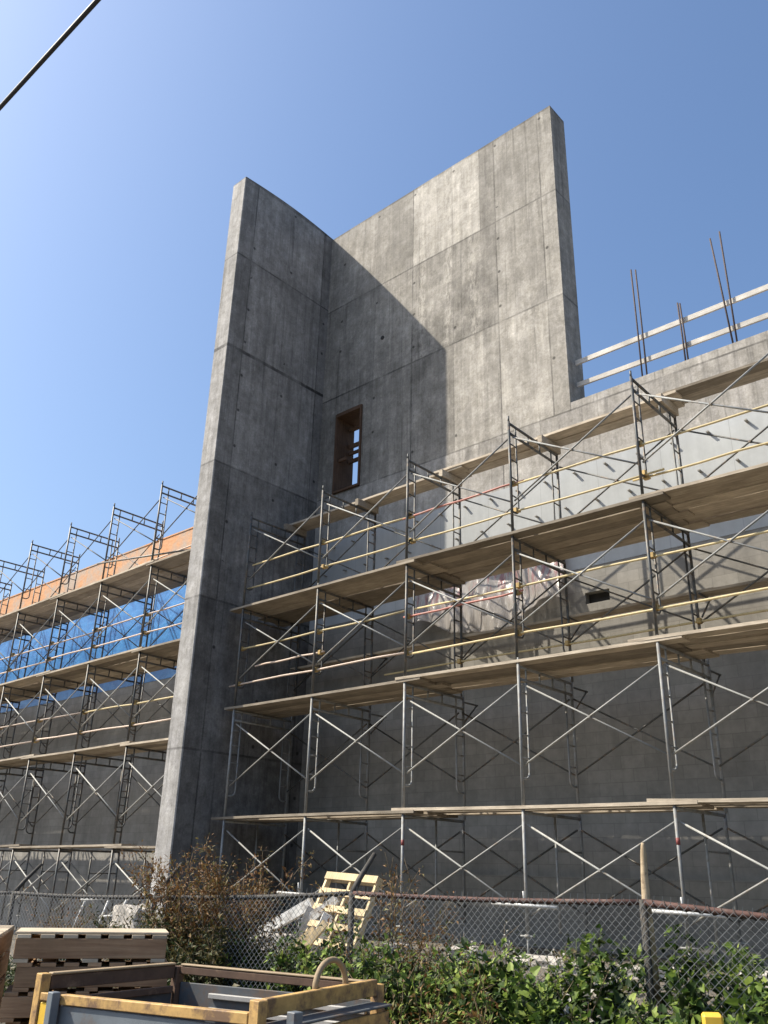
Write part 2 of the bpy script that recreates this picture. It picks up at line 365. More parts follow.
def struct(o, kind='structure'): o['kind'] = kind; return o
def dup(root, loc, label, group=None):
    c = root.copy(); COL.objects.link(c); c.location = loc; c['label'] = label
    if group: c['group'] = group
    for ch in root.children:
        d = ch.copy(); COL.objects.link(d); d.parent = c
        for g in ch.children:
            e = g.copy(); COL.objects.link(e); e.parent = d
    return c
NB = bmesh.new
ORD = ['first', 'second', 'third', 'fourth', 'fifth', 'sixth', 'seventh', 'eighth', 'ninth', 'tenth']

# ------------------------------------------------------------------ ground
def ground_z(x, y):
    t = min(1, max(0, (y - 7.6) / 1.6)); t = t * t * (3 - 2 * t)
    hi = -1.0
    if x < -14: hi = -1.0 - 0.6 * min(1, (-14 - x) / 2.0)
    return -1.6 + t * (hi + 1.6)
bm = NB()
xs = [-400, -120, -60, -40] + [-32 + 0.5 * i for i in range(73)] + [12, 40, 120, 400]
ys = [-400, -100, -30, -8] + [-2 + 0.4 * i for i in range(42)] + [20, 60, 150, 400]
vs = [[bm.verts.new((x, y, ground_z(x, y) + (0.05 * mnoise.noise(V((x * 0.9, y * 0.9, 0))) if -31 < x < 5 and -1 < y < 12.6 else 0))) for x in xs] for y in ys]
for j in range(len(ys) - 1):
    for i in range(len(xs) - 1):
        bm.faces.new((vs[j][i], vs[j][i + 1], vs[j + 1][i + 1], vs[j + 1][i])).smooth = True
struct(bo('ground', bm, M['ground']))

# ------------------------------------------------------------------ concrete tower
WY = 12.9
def grid(bm, o, u, v, us, vsb, attrs, skip=lambda a, b: False):
    """sheet of panels; attrs(uc, vc) -> (tone, lime, dirt) per panel"""
    o, u, v = V(o), V(u), V(v)
    lt, ll, ld = [bm.faces.layers.float.get(n) or bm.faces.layers.float.new(n) for n in ('tone', 'lime', 'dirt')]
    P = [[bm.verts.new(o + u * a + v * b) for a in us] for b in vsb]
    for j in range(len(vsb) - 1):
        for i in range(len(us) - 1):
            uc, vc = (us[i] + us[i + 1]) / 2, (vsb[j] + vsb[j + 1]) / 2
            if skip(uc, vc): continue
            f = bm.faces.new((P[j][i], P[j][i + 1], P[j + 1][i + 1], P[j + 1][i]))
            f[lt], f[ll], f[ld] = attrs(uc, vc)
def flat(bm, pts, tone=0.95):
    lt, ll, ld = [bm.faces.layers.float.get(n) or bm.faces.layers.float.new(n) for n in ('tone', 'lime', 'dirt')]
    f = bm.faces.new([bm.verts.new(p) for p in pts]); f[lt] = tone; f[ll] = 0; f[ld] = 0.4
def tower_tone(x, z):
    row = 0 if z > 13.62 else 1 if z > 10.9 else 2 if z > 8.2 else 3
    col = 0 if x < -12.28 else 1 if x < -11.06 else 2 if x < -9.84 else 3 if x < -9.05 else 4 if x < -8.62 else 5 if x < -7.42 else 6
    T = [[0.96, 0.86, 1.2, 1.42, 0.80, 0.92, 1.0],
         [0.86, 0.97, 0.90, 0.84, 0.82, 1.0, 1.08],
         [0.80, 0.84, 0.80, 1.14, 1.02, 1.20, 1.0],
         [1.02, 1.05, 1.06, 1.1, 1.08, 1.08, 1.08]][row][col]
    D = [[0.5, 0.5, 0.35, 0.1, 0.5, 0.5, 0.3], [0.5, 0.5, 1.0, 1.0, 0.9, 0.35, 0.2], [0.6, 0.4, 0.5, 0.3, 0.4, 0.25, 0.35], [.4] * 7][row][col]
    L = 1.0 if (row == 1 and 2 <= col <= 3) else 0.6 if (row == 0 and col == 2) else 0.3 if (row == 2 and x < -11) else 0.0
    return T, L, D
tw = thing('concrete_tower', 'tall bare concrete tower of two walls meeting in an L above the building', 'concrete tower', (-14, WY, -1.2))
O = V(tw.location)
WX0, WX1, WZ0, WZ1, TT = -13.46, -12.58, 8.22, 10.36, 16.06
bm = NB()
us = [-14.0, WX0, WX1, -12.28, -11.06, -9.84, -9.05, -8.62, -7.42, -7.06]
vz = [-1.25, 3.0, WZ0, WZ1, 10.9, 13.62, TT]
win = lambda x, z: WX0 < x < WX1 and WZ0 < z < WZ1
grid(bm, V((0, WY, 0)) - O, (1, 0, 0), (0, 0, 1), us, vz, tower_tone, win)
TB = 13.5
grid(bm, V((0, TB, 0)) - O, (1, 0, 0), (0, 0, 1), us, vz, lambda a, b: (0.95, 0, 0.5), win)
o_ = lambda *p: V(p) - O
flat(bm, [o_(-7.06, WY, -1.25), o_(-7.06, TB, -1.25), o_(-7.06, TB, TT), o_(-7.06, WY, TT)], 0.9)
flat(bm, [o_(-14, WY, TT), o_(-7.06, WY, TT), o_(-7.06, TB, TT), o_(-14, TB, TT)])
for a, b in (((WX0, WZ0), (WX1, WZ0)), ((WX1, WZ0), (WX1, WZ1)), ((WX1, WZ1), (WX0, WZ1)), ((WX0, WZ1), (WX0, WZ0))):
    flat(bm, [o_(a[0], WY, a[1]), o_(b[0], WY, b[1]), o_(b[0], TB, b[1]), o_(a[0], TB, a[1])])
bmesh.ops.remove_doubles(bm, verts=bm.verts, dist=1e-4)
bo('back_wall', bm, M['tower'], tw)
# projecting fin
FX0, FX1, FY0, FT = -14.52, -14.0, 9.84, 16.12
bm = NB()
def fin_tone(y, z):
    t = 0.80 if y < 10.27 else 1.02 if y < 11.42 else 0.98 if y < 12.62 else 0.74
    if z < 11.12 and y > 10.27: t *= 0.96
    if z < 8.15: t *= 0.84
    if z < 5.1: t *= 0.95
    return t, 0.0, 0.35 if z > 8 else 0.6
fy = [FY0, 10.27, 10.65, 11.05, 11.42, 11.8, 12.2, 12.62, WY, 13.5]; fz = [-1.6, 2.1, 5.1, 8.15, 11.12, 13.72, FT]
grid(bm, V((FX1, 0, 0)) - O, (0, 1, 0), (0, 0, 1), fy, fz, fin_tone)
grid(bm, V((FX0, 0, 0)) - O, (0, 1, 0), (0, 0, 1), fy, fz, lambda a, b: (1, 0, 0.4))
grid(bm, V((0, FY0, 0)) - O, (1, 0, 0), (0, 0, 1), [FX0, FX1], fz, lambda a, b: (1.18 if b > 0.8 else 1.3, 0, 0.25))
flat(bm, [o_(FX0, 13.5, -1.6), o_(FX1, 13.5, -1.6), o_(FX1, 13.5, FT), o_(FX0, 13.5, FT)])
for ya, yb in zip(fy, fy[1:]): flat(bm, [o_(FX0, ya, FT), o_(FX1, ya, FT), o_(FX1, yb, FT), o_(FX0, yb, FT)])
bmesh.ops.remove_doubles(bm, verts=bm.verts, dist=1e-4)
for v in bm.verts:
    if abs(v.co.z + O.z - FT) < 1e-3:
        q = (v.co.y + O.y - FY0) / (WY - FY0); v.co.z += -0.01 + 0.10 * math.sin(math.pi * min(1, max(0, q)) * 0.9 + 0.05) if q < 1.01 else -0.03
bmesh.ops.recalc_face_normals(bm, faces=bm.faces)
es = [e for e in bm.edges if len(e.link_faces) == 2 and e.calc_face_angle(0) > 1.0]
bmesh.ops.bevel(bm, geom=es, offset=0.02, segments=1, affect='EDGES')
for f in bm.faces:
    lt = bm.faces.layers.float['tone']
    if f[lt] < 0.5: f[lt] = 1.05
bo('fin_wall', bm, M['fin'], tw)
# window buck of brown timber lining the opening, with cross boards
wf = bmesh.new()
w0, w1, z0, z1 = WX0 + 0.004, WX1 - 0.004, WZ0 + 0.004, WZ1 - 0.004
for lo, hi in (((w0, 12.86, z0), (w0 + 0.05, 13.48, z1)), ((w1 - 0.04, 12.85, z0), (w1, 12.94, z1)), ((w0 + 0.052, 12.842, z1 - 0.09), (w1 - 0.042, 13.478, z1)), ((w0 + 0.052, 12.842, z0), (w1 - 0.042, 13.478, z0 + 0.05))):
    box2(wf, V(lo) - O, V(hi) - O)
wfo = bo('window_frame', wf, M['wood_dark'], tw)
for zz, zh in ((10.06, 0.07), (9.59, 0.10), (9.41, 0.07), (9.18, 0.09)):
    b = NB(); box2(b, V((w0 + 0.052, 13.30, zz)) - O, V((w1 - 0.042, 13.36, zz + zh)) - O); bo('cross_board', b, M['wood_dark'], wfo)
b = NB(); box2(b, V((w0 + 0.052, 12.97, 9.1)) - O, V((w0 + 0.3, 13.02, 9.17)) - O); bo('brace_block', b, M['wood_dark'], wfo)
b = NB(); tube(b, [V((-12.0, 12.885, 12.0)) - O, V((-12.0, 12.92, 12.0)) - O], 0.055, 12); bo('tie_hole', b, M['void'], tw)  # dark disc on the face, painted like the shade in a hole

# ------------------------------------------------------------------ right wing wall
PT = 8.37
rw = thing('building', 'long grey walled wing right of the concrete tower behind the scaffolding', 'building', (-7, WY + 0.05, -1.0))
O2 = V(rw.location)
bm = NB()
RX0, RX1 = -13.98, 14.0
ux = [RX0, -11.2, -8.62, -7.06, -5.2, -3.4, -1, 3, 8, RX1]
RR = random.Random(3)
grid(bm, V((0, WY - 0.012, 0)) - O2, (1, 0, 0), (0, 0, 1), [x for x in ux], [7.0, 8.19], lambda a, b: (RR.uniform(0.95, 1.08), 0.25, 0.35))
def o2(*p): return V(p) - O2
flat(bm, [o2(RX0, WY - 0.012, 7.0), o2(RX1, WY - 0.012, 7.0), o2(RX1, WY + 0.3, 7.0), o2(RX0, WY + 0.3, 7.0)])
flat(bm, [o2(RX0, WY - 0.012, 8.19), o2(RX1, WY - 0.012, 8.19), o2(RX1, WY + 0.002, 8.19), o2(RX0, WY + 0.002, 8.19)])
bo('band_wall', bm, M['parapet'], rw)
bm = NB()
grid(bm, V((0, WY + 0.002, 0)) - O2, (1, 0, 0), (0, 0, 1), [-7.055, -5.2, -3.4, -1, 3, 8, RX1], [8.19, PT], lambda a, b: (1.08, 0, 0.3))
flat(bm, [o2(-7.055, WY + 0.002, PT), o2(RX1, WY + 0.002, PT), o2(RX1, WY + 0.4, PT), o2(-7.055, WY + 0.4, PT)])
flat(bm, [o2(-7.055, WY + 0.4, 7.0), o2(RX1, WY + 0.4, 7.0), o2(RX1, WY + 0.4, PT), o2(-7.055, WY + 0.4, PT)])
bo('parapet', bm, M['parapet'], rw)
bm = NB(); box2(bm, V((RX0, WY - 0.024, 5.02)) - O2, V((RX1, WY + 0.25, 6.995)) - O2); bo('grey_cladding', bm, M['clad'], rw)
# block wall with a vent opening
VX0, VX1, VZ0, VZ1 = -7.02, -6.56, 4.36, 4.56
bm = NB()
for lo, hi in (((RX0, -1.3), (RX1, VZ0)), ((RX0, VZ1), (RX1, 5.016)), ((RX0, VZ0), (VX0, VZ1)), ((VX1, VZ0), (RX1, VZ1))):
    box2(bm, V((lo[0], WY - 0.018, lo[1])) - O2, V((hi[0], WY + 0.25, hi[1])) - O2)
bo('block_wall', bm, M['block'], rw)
bm = NB(); box2(bm, V((VX0, WY + 0.12, VZ0)) - O2, V((VX1, WY + 0.2, VZ1)) - O2); bo('vent', bm, M['void'], rw)
bm = NB(); box2(bm, V((RX0, WY - 0.22, -1.3)) - O2, V((RX1, WY - 0.02, 0.02)) - O2); bo('footing', bm, M['block'], rw)
bm = NB(); box2(bm, V((-7.05, WY + 0.41, 7.4)) - O2, V((RX1, 24, 7.9)) - O2); bo('roof', bm, M['chunk'], rw)

b = NB(); box(b, (0, -0.05, 0), (0.045, 0.10, 0.02)); tie_me = mesh('wall_tie', b, M['galv'])
for x0, zt in ((-3.28, 6.84), (-3.5, 6.2), (-3.3, 5.56)):
    for i in range(17):
        obj('wall_tie', tie_me, rw, V((x0 - 0.625 * i, WY - 0.024, zt)) - O2)
# ------------------------------------------------------------------ left wing wall
lw = thing('building', 'left wing with orange sheathing above blue membrane and grey block wall', 'building', (-20, WY + 0.05, -1.6))
O3 = V(lw.location)
LX0, LX1 = -75, FX0 - 0.004
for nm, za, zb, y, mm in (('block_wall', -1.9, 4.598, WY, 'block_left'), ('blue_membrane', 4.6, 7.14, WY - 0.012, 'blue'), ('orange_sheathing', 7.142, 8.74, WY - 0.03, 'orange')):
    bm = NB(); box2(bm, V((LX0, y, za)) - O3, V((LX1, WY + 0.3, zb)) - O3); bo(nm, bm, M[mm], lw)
bm = NB(); box2(bm, V((LX0, WY - 0.05, 8.742)) - O3, V((LX1, WY + 0.32, 8.78)) - O3); bo('top_plate', bm, M['orange'], lw)
bm = NB(); box2(bm, V((LX0, WY + 0.302, 7.6)) - O3, V((LX1, 24, 7.9)) - O3); bo('roof', bm, M['chunk'], lw)

# ------------------------------------------------------------------ roof edge guard boards and rebar
gb = tag(bo('guard_board', NB() if False else (lambda b: (beam(b, (-7.02, 13.16, 8.86), (4, 13.12, 8.70), 0.04, 0.095), b)[1])(NB()), M['lumber']), 'lower pale guard board running along the roof edge right of the tower', 'guard board', 'roof edge guard boards')
gb = tag(bo('guard_board', (lambda b: (beam(b, (-7.02, 13.16, 9.36), (4, 13.12, 9.34), 0.04, 0.10), b)[1])(NB()), M['lumber']), 'upper pale guard board running along the roof edge right of the tower', 'guard board', 'roof edge guard boards')
for x, dx, zt, lab in ((-5.66, 0, 10.88, 'left bar of the tall rebar pair nearest the tower'), (-5.57, 0, 10.83, 'right bar of the tall rebar pair nearest the tower'),
                       (-4.84, -0.01, 9.72, 'left bar of the short rebar pair between the two tall pairs'), (-4.79, -0.02, 9.69, 'right bar of the short rebar pair between the two tall pairs'),
                       (-3.99, -0.12, 10.78, 'left bar of the tall rebar pair farthest from the tower'), (-3.93, 0.0, 10.84, 'right bar of the tall rebar pair farthest from the tower')):
    b = NB(); tube(b, [(0, 0, 0), (dx * 0.5, 0.01, (zt - 8.3) * 0.5), (dx, 0, zt - 8.3)], 0.016, 6)
    o = bo('rebar', b, M['rebar']); o.location = (x, 13.08, 8.3); tag(o, 'dark ' + lab, 'rebar', 'rebar standing out of the roof edge')

# ------------------------------------------------------------------ scaffolding
SP, DEP, DY = 2.178, 1.524, 10.55
def frame_proto(H, mat, name, label, group):
    t = thing(name, label, 'scaffold frame', (0, 0, 0), 0, group)
    meshes = {}
    b = NB(); tube(b, [(0, 0, 0), (0, 0, H)], 0.0235, 8); leg = mesh('leg', b, mat)
    b = NB(); tube(b, [(0, 0, 0), (0, 0, 0.10)], 0.017, 6); pin = mesh('coupling_pin', b, mat)
    for y in (0, DEP):
        l = obj('leg', leg, t, (0, y, 0)); obj('coupling_pin', pin, l, (0, 0, H))
    b = NB(); tube(b, [(0, 0.02, 0), (0, DEP - 0.02, 0)], 0.0225, 8); bar = mesh('top_bar', b, mat)
    obj('top_bar', bar, t, (0, 0, H - 0.03)); obj('header_bar', bar, t, (0, 0, H - 0.21))
    b = NB(); tube(b, [(0, 0, 0), (0, 0, 0.18)], 0.015, 6); tie = mesh('header_tie', b, mat)
    for y in (0.2, 0.58, 0.95, DEP - 0.2): obj('header_tie', tie, t, (0, y, H - 0.21))
    for s, y in ((1, 0), (-1, DEP)):
        b = NB(); pts = [(0, s * 0.2, H - 0.21), (0, s * 0.2, 0.52)]
        for k in range(1, 7):
            a = k / 6 * math.pi / 2; pts.append((0, s * (0.2 - 0.1 * (1 - math.cos(a))), 0.52 - 0.1 * math.sin(a)))
        pts.append((0, s * 0.01, 0.42)); tube(b, pts, 0.0165, 6)
        il = bo('inner_leg', b, mat, t); il.location = (0, y, 0)
        b = NB(); tube(b, [(0, 0, 0), (0, s * 0.2, 0)], 0.012, 6); rg = mesh('rung', b, mat)
        for z in (0.70, 1.02, 1.34, 1.62): obj('rung', rg, t, (0, y, z))
    return t
def base_proto(H, mat, name, label, group, foot):
    t = thing(name, label, 'scaffold frame', (0, 0, 0), 0, group)
    b = NB(); tube(b, [(0, 0, 0), (0, 0, H)], 0.0235, 8); leg = mesh('leg', b, mat)
    b = NB(); tube(b, [(0, 0, -foot), (0, 0, 0.1)], 0.016, 6); box(b, (0, 0, -foot + 0.006), (0.15, 0.15, 0.012)); jack = mesh('screw_jack', b, M['galv'])
    b = NB(); tube(b, [(0, 0, -0.025), (0, 0, 0.012)], 0.04, 8); tube(b, [(-0.11, 0, -0.008), (0.11, 0, -0.008)], 0.012, 6); nut = mesh('wing_nut', b, M['galv'])
    for y in (0, DEP):
        obj('leg', leg, t, (0, y, 0)); j = obj('screw_jack', jack, t, (0, y, 0)); obj('wing_nut', nut, j)
    b = NB(); tube(b, [(0, 0.02, 0), (0, DEP - 0.02, 0)], 0.0225, 8); bar = mesh('top_bar', b, mat)
    obj('top_bar', bar, t, (0, 0, H - 0.03))
    b = NB(); tube(b, [(0, 0, 0), (0, 0, H - 0.05)], 0.018, 8); obj('inner_leg', mesh('inner_leg', b, mat), t, (0, 0.81, 0))
    b = NB(); tube(b, [(0, 0, 0), (0, DEP - 0.81, 0)], 0.014, 6); obj('inner_rung', mesh('inner_rung', b, mat), t, (0, 0.81, H - 0.5))
    return t
def brace_proto(dx, z0, z1, mat, name, label, group):
    t = thing(name, label, 'cross brace', (0, 0, 0), 0, group)
    for s in (0, 1):
        a, c = (V((0.03, 0.0 + 0.018 * s, z0)), V((dx - 0.03, 0.018 * s, z1)))
        if s: a, c = V((0.03, 0.018, z1)), V((dx - 0.03, 0.018, z0))
        b = NB(); tube(b, [a, c], 0.0145, 6); bo('rod', b, mat, t)
    b = NB(); tube(b, [(dx / 2, -0.02, (z0 + z1) / 2), (dx / 2, 0.04, (z0 + z1) / 2)], 0.018, 6); bo('pivot_bolt', b, mat, t)
    return t

H = 2.02
X1 = -13.456
RT = [0.85 + H * k for k in range(4)]              # top bars of the right scaffold
LIFT_R = ['ground', 'second', 'third', 'top']
protos = {}
def put(kind, maker, loc, label, group):
    if kind not in protos:
        o = maker(label, group); o.location = loc; protos[kind] = o; return o
    return dup(protos[kind], loc, label, group)
JR = random.Random(11)
nR = 6
for i in range(nR):
    x = X1 + SP * i
    ln = f'{ORD[i]} post line right of the tall fin'
    for k in range(4):
        lab = f'{LIFT_R[k]} lift steel scaffold frame on the {ln}'
        if k == 0:
            put('base_r', lambda l, g: base_proto(1.55, M['steel_lt'], 'scaffold_frame', l, g, 0.33), (x, DY, -0.70), lab, 'frames of the right scaffold')
        else:
            mk = 'steel_lt' if k == 1 else 'steel_dk'
            put('fr_' + mk, lambda l, g: frame_proto(H, M[mk], 'scaffold_frame', l, g), (x + JR.uniform(-.008, .008), DY, RT[k] - H), lab, 'frames of the right scaffold').rotation_euler = (JR.uniform(-.003, .003), JR.uniform(-.004, .004), JR.uniform(-.02, .02))
for i in range(nR - 1):
    x = X1 + SP * i
    for k in range(4):
        for face, y in (('front', DY + 0.035), ('rear', DY + DEP - 0.05)):
            lab = f'{face} cross brace, {LIFT_R[k]} lift, {ORD[i]} bay right of the tall fin'
            mk = 'galv' if face == 'front' and k < 2 else 'steel_lt' if face == 'front' else 'steel_dk'
            if k == 0: put('br0' + mk, lambda l, g: brace_proto(SP, 0.24, 1.36, M[mk], 'cross_brace', l, g), (x, y, -0.70), lab, 'cross braces of the right scaffold')
            else: put('br1' + mk, lambda l, g: brace_proto(SP, 0.60, 1.74, M[mk], 'cross_brace', l, g), (x, y, RT[k] - H), lab, 'cross braces of the right scaffold')

for i in (2, 4):
    fr = [o for o in bpy.data.objects if o.get('label') == f'ground lift steel scaffold frame on the {ORD[i]} post line right of the tall fin'][0]
    b = NB(); tube(b, [(0, 0, 0), (0, 0, 0.08)], 0.0245, 8); obj('tape', mesh('tape', b, M['red']), fr, (0, 0, 1.1))
# planks
def plank_mesh(L, W, T, seed):
    r = random.Random(seed); b = NB(); n = 10
    rows = []
    bow = r.uniform(-0.018, 0.012); tw_ = r.uniform(-0.03, 0.03); sk = r.uniform(-0.01, 0.01)
    for i in range(n + 1):
        t = i / n; x = t * L; z = -4 * bow * t * (1 - t) * -1; a = tw_ * (t - 0.5); dy = sk * math.sin(t * 3) + r.uniform(-.003, .003)
        c, s = math.cos(a), math.sin(a)
        rows.append([b.verts.new((x, dy + c * yy - s * zz, z + s * yy + c * zz)) for yy, zz in ((-W / 2, 0), (W / 2, 0), (W / 2, T), (-W / 2, T))])
    for a, c in zip(rows, rows[1:]):
        for k in range(4): b.faces.new((a[k], a[(k + 1) % 4], c[(k + 1) % 4], c[k]))
    b.faces.new(rows[0][::-1]); b.faces.new(rows[-1])
    return mesh('plank', b, M['plank'])
PM = {}
PR = random.Random(5)
def lay(xa, za, xb, zb, y, label, group, W=0.244, name='plank'):
    L = math.hypot(xb - xa, zb - za); key = (round(L, 1), W, PR.randrange(4))
    if key not in PM: PM[key] = plank_mesh(L, W, 0.042, hash(key) % 1000 if False else int(key[0] * 10 + key[2]))
    o = obj(name, PM[key]); dx = PR.uniform(-0.16, 0.12)
    o.location = (xa + dx, y, za); o.rotation_euler = (0, -math.asin((zb - za) / L), PR.uniform(-0.003, 0.003))
    return tag(o, label, 'plank', group)
P = [X1 + SP * i for i in range(8)]
SEGS = [(P[0] - 0.32, P[2] + 0.28, 'leftmost'), (P[2] - 0.26, P[4] + 0.26, 'middle'), (P[4] - 0.26, P[5] + 0.42, 'rightmost')]
def deck(zbar, y0, n, name, side, lines, segs, step=0.245):
    for s, (xa, xb, sn) in enumerate(segs):
        for j in range(n):
            where = 'outermost' if j == 0 else 'innermost' if j == n - 1 else ORD[j] + ' from outside'
            lay(xa, zbar + (0.045 if s else 0.0) + PR.uniform(0, .006), xb, zbar + PR.uniform(0, .005), y0 + step * j + PR.uniform(-.006, .006),
                f'{where} wooden plank, {sn} run of the {name} deck, {side}', f'planks of the {side}')
rs = 'right scaffold'
deck(RT[3] + 0.155, 11.79, 2, 'top', rs, 0, SEGS)
for i in range(nR):
    b = NB(); box(b, (0, 0, 0.0), (0.09, 0.62, 0.145)); o = bo('timber_bearer', b, M['plank'], None, 0.004); o.location = (P[i], 11.80, RT[3] - 0.0075 + 0.0735)
    tag(o, f'short timber bearer holding up the top deck at the {ORD[i]} post line', 'timber', 'timber bearers under the top deck')
deck(RT[2], 10.63, 6, 'third', rs, 0, SEGS, 0.255)
deck(RT[1], 10.63, 5, 'second', rs, 0, SEGS, 0.262)
deck(RT[0], 10.63, 4, 'lowest', rs, 0, SEGS, 0.30)
# inner bracket boards between scaffold and wall
for xa, xb, sn in SEGS:
    lay(xa, 3.94, xb, 3.945, 12.26, f'bracket plank close to the wall, {sn} run, mid height of right scaffold', 'bracket planks by the wall', 0.28)
for i in range(nR):
    def mk(l, g):
        t = thing('side_bracket', l, 'bracket', (0, 0, 0), 0, g)
        b = NB(); tube(b, [(0, 0, 0), (0, 0.42, 0)], 0.016, 6); bo('arm', b, M['steel_dk'], t)
        b = NB(); tube(b, [(0, 0, -0.36), (0, 0.38, -0.01)], 0.014, 6); bo('strut', b, M['steel_dk'], t)
        return t
    put('brk', mk, (P[i] + 0.02, DY + DEP + 0.02, 3.92), f'steel side bracket above the second deck at the {ORD[i]} post line', 'side brackets facing the wall')
    if i > 0: dup(protos['brk'], (P[i] + 0.02, DY + DEP + 0.02, 2.78), f'steel side bracket below the second deck at the {ORD[i]} post line', 'side brackets facing the wall')

# guard rails
def rail(xa, xb, y, z, mk, label, group, r=0.021, dz=0.0, clamps=()):
    b = NB(); n = 6; L = xb - xa
    tube(b, [(L * t / n, 0, dz * t / n + 0.01 * math.sin(t * 2.1 + z * 5)) for t in range(n + 1)], r, 8)
    o = bo('guard_rail', b, M[mk]); o.location = (xa, y, z); tag(o, label, 'guard rail', group)
    for cx in clamps:
        b = NB(); box(b, (cx - xa, 0.0, 0.008), (0.075, 0.075, 0.085)); tube(b, [(cx - xa, 0.03, 0), (cx - xa + 0.02, 0.1, 0.02)], 0.022, 6); bo('clamp', b, M['clamp'], o, 0.01)
    return o
G = 'guard rails of the right scaffold'
FR = DY + 0.065; BK = DY + DEP - 0.05
for xa, xb, mk, y, z, lab in (
    (P[0] + .1, P[2] + .1, 'rail_y', FR, 5.82, 'upper yellow front rail above the third deck beside the fin'),
    (P[2] - .15, P[3] + .2, 'rail_r', FR, 5.80, 'short reddish front rail above the third deck mid scaffold'),
    (P[3] + .05, P[5] + .6, 'rail_y', FR, 5.80, 'upper yellow front rail above the third deck at right'),
    (P[0] - .05, P[2] + .2, 'rail_y', FR + 0.05, 5.34, 'middle yellow front rail above the third deck beside the fin'),
    (P[2] - .1, P[4] + .3, 'rail_y', FR + 0.05, 5.35, 'middle yellow front rail above the third deck mid scaffold'),
    (P[4] - .2, P[5] + .6, 'rail_y', FR + 0.1, 5.31, 'middle yellow front rail above the third deck at right'),
    (P[1] + .3, P[3] + .2, 'rail_y', BK, 5.38, 'yellow rear rail above the third deck at left'),
    (P[3] - .1, P[5] + .9, 'rail_y', BK, 5.40, 'yellow rear rail above the third deck at right'),
    (P[0] - .1, P[2] - .05, 'rail_y', FR, 4.06, 'yellow front rail under the third deck beside the fin'),
    (P[2] - .1, P[3] + .1, 'rail_r', FR, 3.98, 'red front rail crossing before the hanging plastic sheet'),
    (P[2] + .1, P[5] + .6, 'rail_y', FR + 0.045, 4.10, 'long yellow front rail under the third deck at right'),
    (P[0] - .3, P[2] + .1, 'rail_w', FR, 3.36, 'pale lower front rail above the second deck beside the fin'),
    (P[2] - .05, P[5] + .6, 'rail_y', FR, 3.35, 'yellow lower front rail above the second deck at right'),
    (P[1] + .4, P[5] + .9, 'rail_y', BK, 3.48, 'yellow rear rail above the second deck'),
    (P[0] + .35, P[1] + .1, 'rail_w', FR + 0.08, 3.69, 'short pale front rail in the bay beside the fin')):
    cl = [p for p in P[:6] if xa + 0.05 < p < xb - 0.05]
    rail(xa, xb, y, z, mk, lab, G, 0.0175, JR.uniform(-.03, .03), cl)
# small tubes near the base
for i, lab in ((1, 'pallet'), (3, 'row of green vines'), (4, 'tan fence stake')):
    b = NB(); tube(b, [(-0.52, 0, 0), (0.5, 0, -0.02)], 0.022, 8); tube(b, [(0, 0, 0), (0, -0.02, 0.16)], 0.014, 6)
    o = bo('ledger_tube', b, M['white_steel']); o.location = (P[i], DY - 0.05, -0.33)
    tag(o, f'short white tube low on the scaffold behind the {lab}', 'steel tube', 'short white tubes at scaffold feet')

# left scaffold
HL = 2.085
LXS = [-14.892 - SP * i for i in range(10)]
LT = [0.35 + HL * k for k in range(5)]
LIFT_L = ['ground', 'second', 'third', 'fourth', 'top']
for i, x in enumerate(LXS):
    for k in range(5):
        lab = f'{LIFT_L[k]} lift steel scaffold frame on the {ORD[i]} post line left of the fin'
        if k == 0: put('base_l', lambda l, g: base_proto(1.58, M['steel_dk'], 'scaffold_frame', l, g, 0.36), (x, DY, -1.23), lab, 'frames of the left scaffold')
        else: put('fr_l', lambda l, g: frame_proto(HL, M['steel_dk'], 'scaffold_frame', l, g), (x + JR.uniform(-.01, .01), DY, LT[k] - HL), lab, 'frames of the left scaffold').rotation_euler = (JR.uniform(-.004, .004), JR.uniform(-.005, .005), JR.uniform(-.02, .02))
for i in range(9):
    x = LXS[i + 1]
    for k in range(5):
        for face, y in (('front', DY + 0.035), ('rear', DY + DEP - 0.05)):
            if face == 'rear' and k == 4 and i % 2: continue
            lab = f'{face} cross brace, {LIFT_L[k]} lift, {ORD[i]} bay left of the fin'
            mk = 'galv' if face == 'front' and k < 4 else 'steel_dk'
            if k == 0: put('bl0' + mk, lambda l, g: brace_proto(SP, 0.28, 1.32, M[mk], 'cross_brace', l, g), (x, y, -1.23), lab, 'cross braces of the left scaffold')
            else: put('bl1' + mk, lambda l, g: brace_proto(SP, 0.60, 1.76, M[mk], 'cross_brace', l, g), (x, y, LT[k] - HL), lab, 'cross braces of the left scaffold')
LSEG = [(LXS[1] - 0.26, LXS[0] + 0.2, 'first'), (LXS[3] - 0.26, LXS[1] + 0.26, 'second'), (LXS[5] - 0.26, LXS[3] + 0.26, 'third'), (LXS[7] - 0.26, LXS[5] + 0.26, 'fourth'), (LXS[9] - 0.3, LXS[7] + 0.26, 'fifth')]
ls = 'left scaffold'
for k, n, y0, st in ((3, 6, 10.63, 0.255), (2, 6, 10.63, 0.255), (1, 4, 10.63, 0.26), (0, 2, 10.63, 0.26)):
    dn = ['lowest', 'second', 'third', 'fourth'][k]
    for s, (xa, xb, sn) in enumerate(LSEG):
        for j in range(n):
            where = 'outermost' if j == 0 else 'innermost' if j == n - 1 else ORD[j] + ' from outside'
            lay(xa, LT[k] + PR.uniform(0, .006), xb, LT[k] + (0.045 if s else 0) + PR.uniform(0, .006), y0 + st * j, f'{where} wooden plank, {sn} run left of fin, {dn} deck, {ls}', f'planks of the {ls}')
GL = 'guard rails of the left scaffold'
